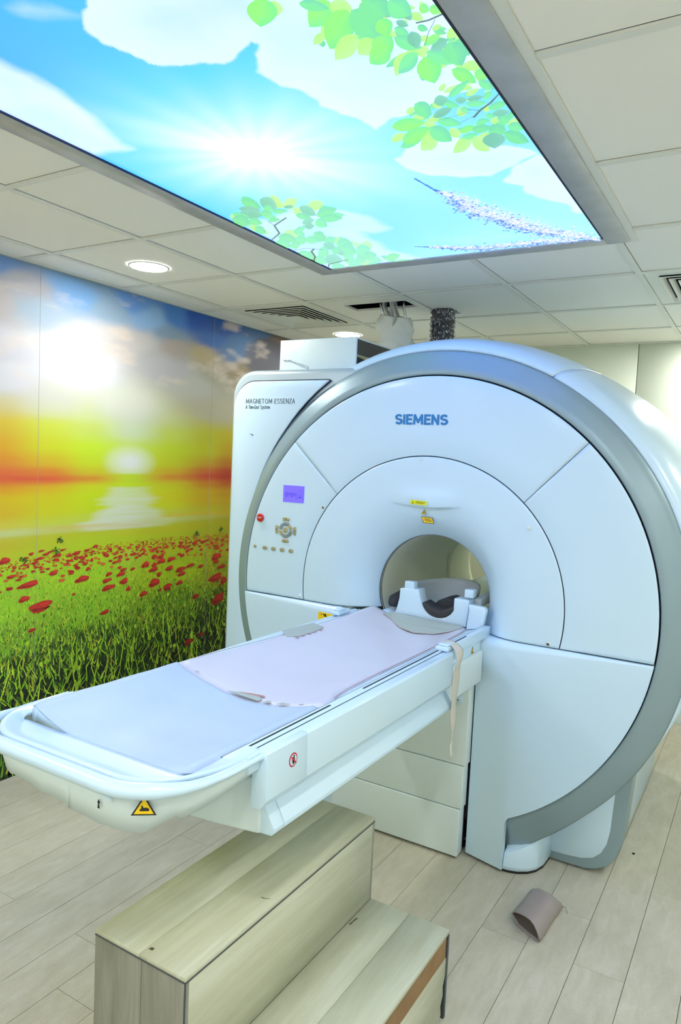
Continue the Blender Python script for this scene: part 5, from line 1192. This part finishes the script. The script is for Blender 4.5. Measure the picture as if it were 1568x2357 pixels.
for i in range(41):
    a = math.pi * i / 40; cx, cy = -1.235, 2.94
    rw, rl = .165, .30
    row = []
    for k in range(9):
        t = k / 8; sh = 1 - .35 * t ** 2; zz2 = lerp(-.552 + .014 * math.sin(a), -.685, t)
        row.append((cx + rw * sh * math.cos(a), cy + rl * sh * math.sin(a), zc(zz2)))
    rows.append(row)
gridm('grey_shell', rows, COILG, hc, solid=.012, off=1)
box('shell_floor', -1.36, -1.12, 2.936, 3.18, zc(-.695), zc(-.678), COILG, hc)
prism('arm_rail', [(2.93, zc(-.60)), (2.93, zc(-.566)), (3.20, zc(-.556)), (3.20, zc(-.60))], 'x', -1.062, -1.030, COILG, hc, .006)
P = [(-1.200 + .076 * math.cos(math.radians(a)), zc(-.590 + .070 * math.sin(math.radians(a)))) for a in range(190, 352, 10)] + [(-1.150, zc(-.612)), (-1.19, zc(-.634)), (-1.235, zc(-.622))]
hf = prism('neck_cushion', P, 'y', 2.862, 2.96, DARKFOAM, hc, .005)
P = [(-1.272, zc(-.640)), (-1.245, zc(-.605)), (-1.20, zc(-.588)), (-1.15, zc(-.600)), (-1.125, zc(-.625)), (-1.14, zc(-.672)), (-1.25, zc(-.672))]
prism('head_cushion', P, 'y', 2.965, 3.09, DARKFOAM, hc, .012)
wg = tag(tube('side_cushion', [(-1.445, 2.90, zc(-.640)), (-1.442, 2.93, zc(-.630)), (-1.438, 3.02, zc(-.620)), (-1.435, 3.12, zc(-.630))], [.012, .030, .033, .02], DARKFOAM, None, 14), 'dark grey foam cushion wedged left of the head coil', 'cushion')

# ------------------------------------------------------------------ hanging strap
rows = []
SP = [(-.972, 2.405, -.634, .024), (-.95, 2.403, -.636, .026), (-.925, 2.398, -.643, .028), (-.908, 2.392, -.657, .029), (-.903, 2.384, -.68, .028), (-.904, 2.376, -.705, .026), (-.908, 2.373, -.74, .026), (-.910, 2.372, -.79, .027), (-.909, 2.369, -.83, .026),
      (-.908, 2.367, -.88, .023), (-.907, 2.366, -.92, .019), (-.907, 2.366, -.955, .013), (-.908, 2.364, -.985, .009), (-.907, 2.356, -1.003, .008), (-.900, 2.346, -1.016, .019), (-.896, 2.348, -1.027, .015), (-.904, 2.343, -1.036, .003)]
pts = []
for i in range(len(SP) - 1):
    for k in range(5):
        t = k / 5; pts.append([lerp(SP[i][j], SP[i + 1][j], t) for j in range(4)])
for i, p in enumerate(pts):
    w_ = p[3]; j = .0016 * math.sin(i * 1.7)
    rows.append([(p[0] + (.002 * math.sin(i * .4 + q)), p[1] + w_ * q + (j if q < 0 else 0), H + p[2]) for q in (-1, -.5, 0, .5, 1)])
tag(gridm('hook_and_loop_strap', rows, STRAPM, None, solid=.0022, off=0), 'long frayed beige strap hanging from the right rail of the table', 'strap')

# ------------------------------------------------------------------ two-step stool
stp = empty('step_stool', (-.98, 1.51, 0), 'two-step wooden stool clad in pale wood laminate, below the table end', 'step stool')
ux0, ux1, uy0, uy1, uz = -1.254, -.976, 1.088, 1.930, .552
lx1, lz = -.712, .290
box('inner_carcass', ux0 + .012, ux1 - .012, uy0 + .012, uy1 - .012, 0, uz - .012, MDF, stp)
box('inner_carcass', ux1 - .011, lx1 - .014, uy0 + .012, uy1 - .014, 0, lz - .012, MDF, stp)
def board(x0, x1, y0, y1, z0, z1, mt): return box('board', x0, x1, y0, y1, z0, z1, mt, stp, .0008, 1)
xm = -1.112
board(ux0, xm - .0007, uy0, uy1, uz - .012, uz, STEPT); board(xm + .0007, ux1, uy0, uy1, uz - .012, uz, STEPT)
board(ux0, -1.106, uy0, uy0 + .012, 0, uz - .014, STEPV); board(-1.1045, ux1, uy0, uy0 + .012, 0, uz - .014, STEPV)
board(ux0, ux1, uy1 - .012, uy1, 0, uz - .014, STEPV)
board(ux1 - .011, ux1, uy0 + .0125, uy1 - .0125, lz, uz - .014, STEPT)
board(ux0, ux0 + .012, uy0 + .0125, uy1 - .0125, 0, uz - .014, STEPT)
xm2 = -.842
board(ux1, xm2 - .0006, uy0, uy1, lz - .012, lz, STEPT); board(xm2 + .0006, lx1, uy0, uy1, lz - .012, lz, STEPT)
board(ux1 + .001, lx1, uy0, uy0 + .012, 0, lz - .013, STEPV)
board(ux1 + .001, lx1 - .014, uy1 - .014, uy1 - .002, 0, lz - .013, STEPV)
box('bare_edge', lx1 - .013, lx1 - .003, uy0 + .0125, uy1 - .014, lz - .080, lz - .0125, MDF, stp)
pb = [(uy0 + .0125, 0), (uy1 - .045, 0), (uy1 - .040, .03), (uy1 - .030, .045), (uy1 - .036, .075), (uy1 - .022, .10), (uy1 - .026, .13), (uy1 - .012, .155), (uy1 - .010, lz - .081), (uy0 + .0125, lz - .081)]
prism('edge_panel', pb, 'x', lx1 - .013, lx1 - .001, STEPT, stp, .0006, 1)
for nm, b in (('edge_strip', (ux0, ux1 + .001, uy0 - .0008, uy0 + .002, uz - .0145, uz - .0115)), ('edge_strip', (ux1 - .002, ux1 + .0010, uy0, uy1, uz - .0145, uz - .0115)),
              ('edge_strip', (ux1 - .002, ux1 + .0012, uy0 - .001, uy0 + .002, lz, uz - .013)), ('edge_strip', (lx1 - .012, lx1 + .001, uy1 - .012, uy1, .02, lz - .013))):
    box(nm, *b, TRIMD, stp)
patch2 = lambda x, y, z, pts, nm: flat(nm, [(pts, mat('stain', (.10, .085, .05, 1), .8))], MT(x, y, z), stp)
patch2(-.985 - .02, 1.402, uz, [(-.012, -.002), (-.004, -.001), (.008, .004), (.012, .008), (.004, .003), (-.008, .001)], 'scratch')
patch2(-1.10, 1.112, uz, [(-.005, -.004), (.006, -.003), (.005, .005), (-.003, .004)], 'stain')
patch2(-.978 + .012, 1.80, lz, [(-.003, -.02), (.002, -.02), (.003, .0), (.006, .02), (.0, .018), (-.001, 0)], 'stain')

# ------------------------------------------------------------------ small cushion on the floor
A0, B0, C0, D0 = Vector((-.690, 2.512)), Vector((-.672, 2.715)), Vector((-.558, 2.700)), Vector((-.574, 2.452))
cu_ = empty('positioning_cushion', (-.62, 2.58, 0), 'small taupe vinyl cushion with a torn open end lying on the floor', 'cushion')
loop = [(0, .034), (.06, .045), (.2, .052), (.35, .057), (.5, .060), (.65, .060), (.8, .052), (.92, .036), (1.0, .014), (.985, .006), (.8, .004), (.6, .004), (.4, .004), (.22, .006), (.12, .014), (.04, .024)]
rows = []
for i in range(25):
    t = i / 24; row = []
    for s, z in loop:
        p = A0.lerp(D0, s).lerp(B0.lerp(C0, s), t)
        pinch = 1 - .38 * (abs(t - .5) * 2) ** 6 * 0 - .45 * max(0, (t - .8) / .2) ** 2
        sag = .010 * math.sin(math.pi * s) * math.sin(math.pi * t)
        p2 = p + (C0 - B0) * (.03 * math.sin(t * 9) * (s - .5)) + (B0 - A0) * (.05 * math.sin(s * 7) * (1 if t > .9 else 0))
        row.append((p2.x, p2.y, max(.001, z * pinch - sag * .4)))
    rows.append(row)
gridm('cover', rows, LEATHER, cu_, close_v=True, solid=.003)
P_ = [(A0.lerp(D0, s) + (B0 - A0) * .07) for s, z in loop]
mesh('filling', [(p.x, p.y, z) for p, (s, z) in zip(P_, loop)], [tuple(range(len(loop)))], mat('filling_cloth', srgb(92, 84, 82), .8), cu_)
P = []
for t in np.linspace(.02, 1, 16):
    s = .47; p = A0.lerp(D0, s).lerp(B0.lerp(C0, s), t); P.append((p.x, p.y, .0592 - .0044 * math.sin(math.pi * s) * math.sin(math.pi * t) - .027 * max(0, (t - .8) / .2) ** 2))
tube('seam', P, .0012, GREYINK, cu_, 6)
tube('torn_edge', [(A0.lerp(D0, s).x, A0.lerp(D0, s).y - .002, z + .002) for s, z in loop[:9]], .0028, LEATHER, cu_, 6)
tube('thread', [(C0.x, C0.y, .012), (C0.x + .012, C0.y + .004, .010), (C0.x + .022, C0.y - .008, .003), (C0.x + .024, C0.y - .022, .003)], .0007, BLACK, cu_, 5)

tag(bevmesh('floor_crumb', boxv(-.400, -.388, 3.280, 3.292, 0, .005), BOXF, BLACK, None, .002, 1), 'tiny dark crumb on the floor planks right of the scanner foot', 'debris')
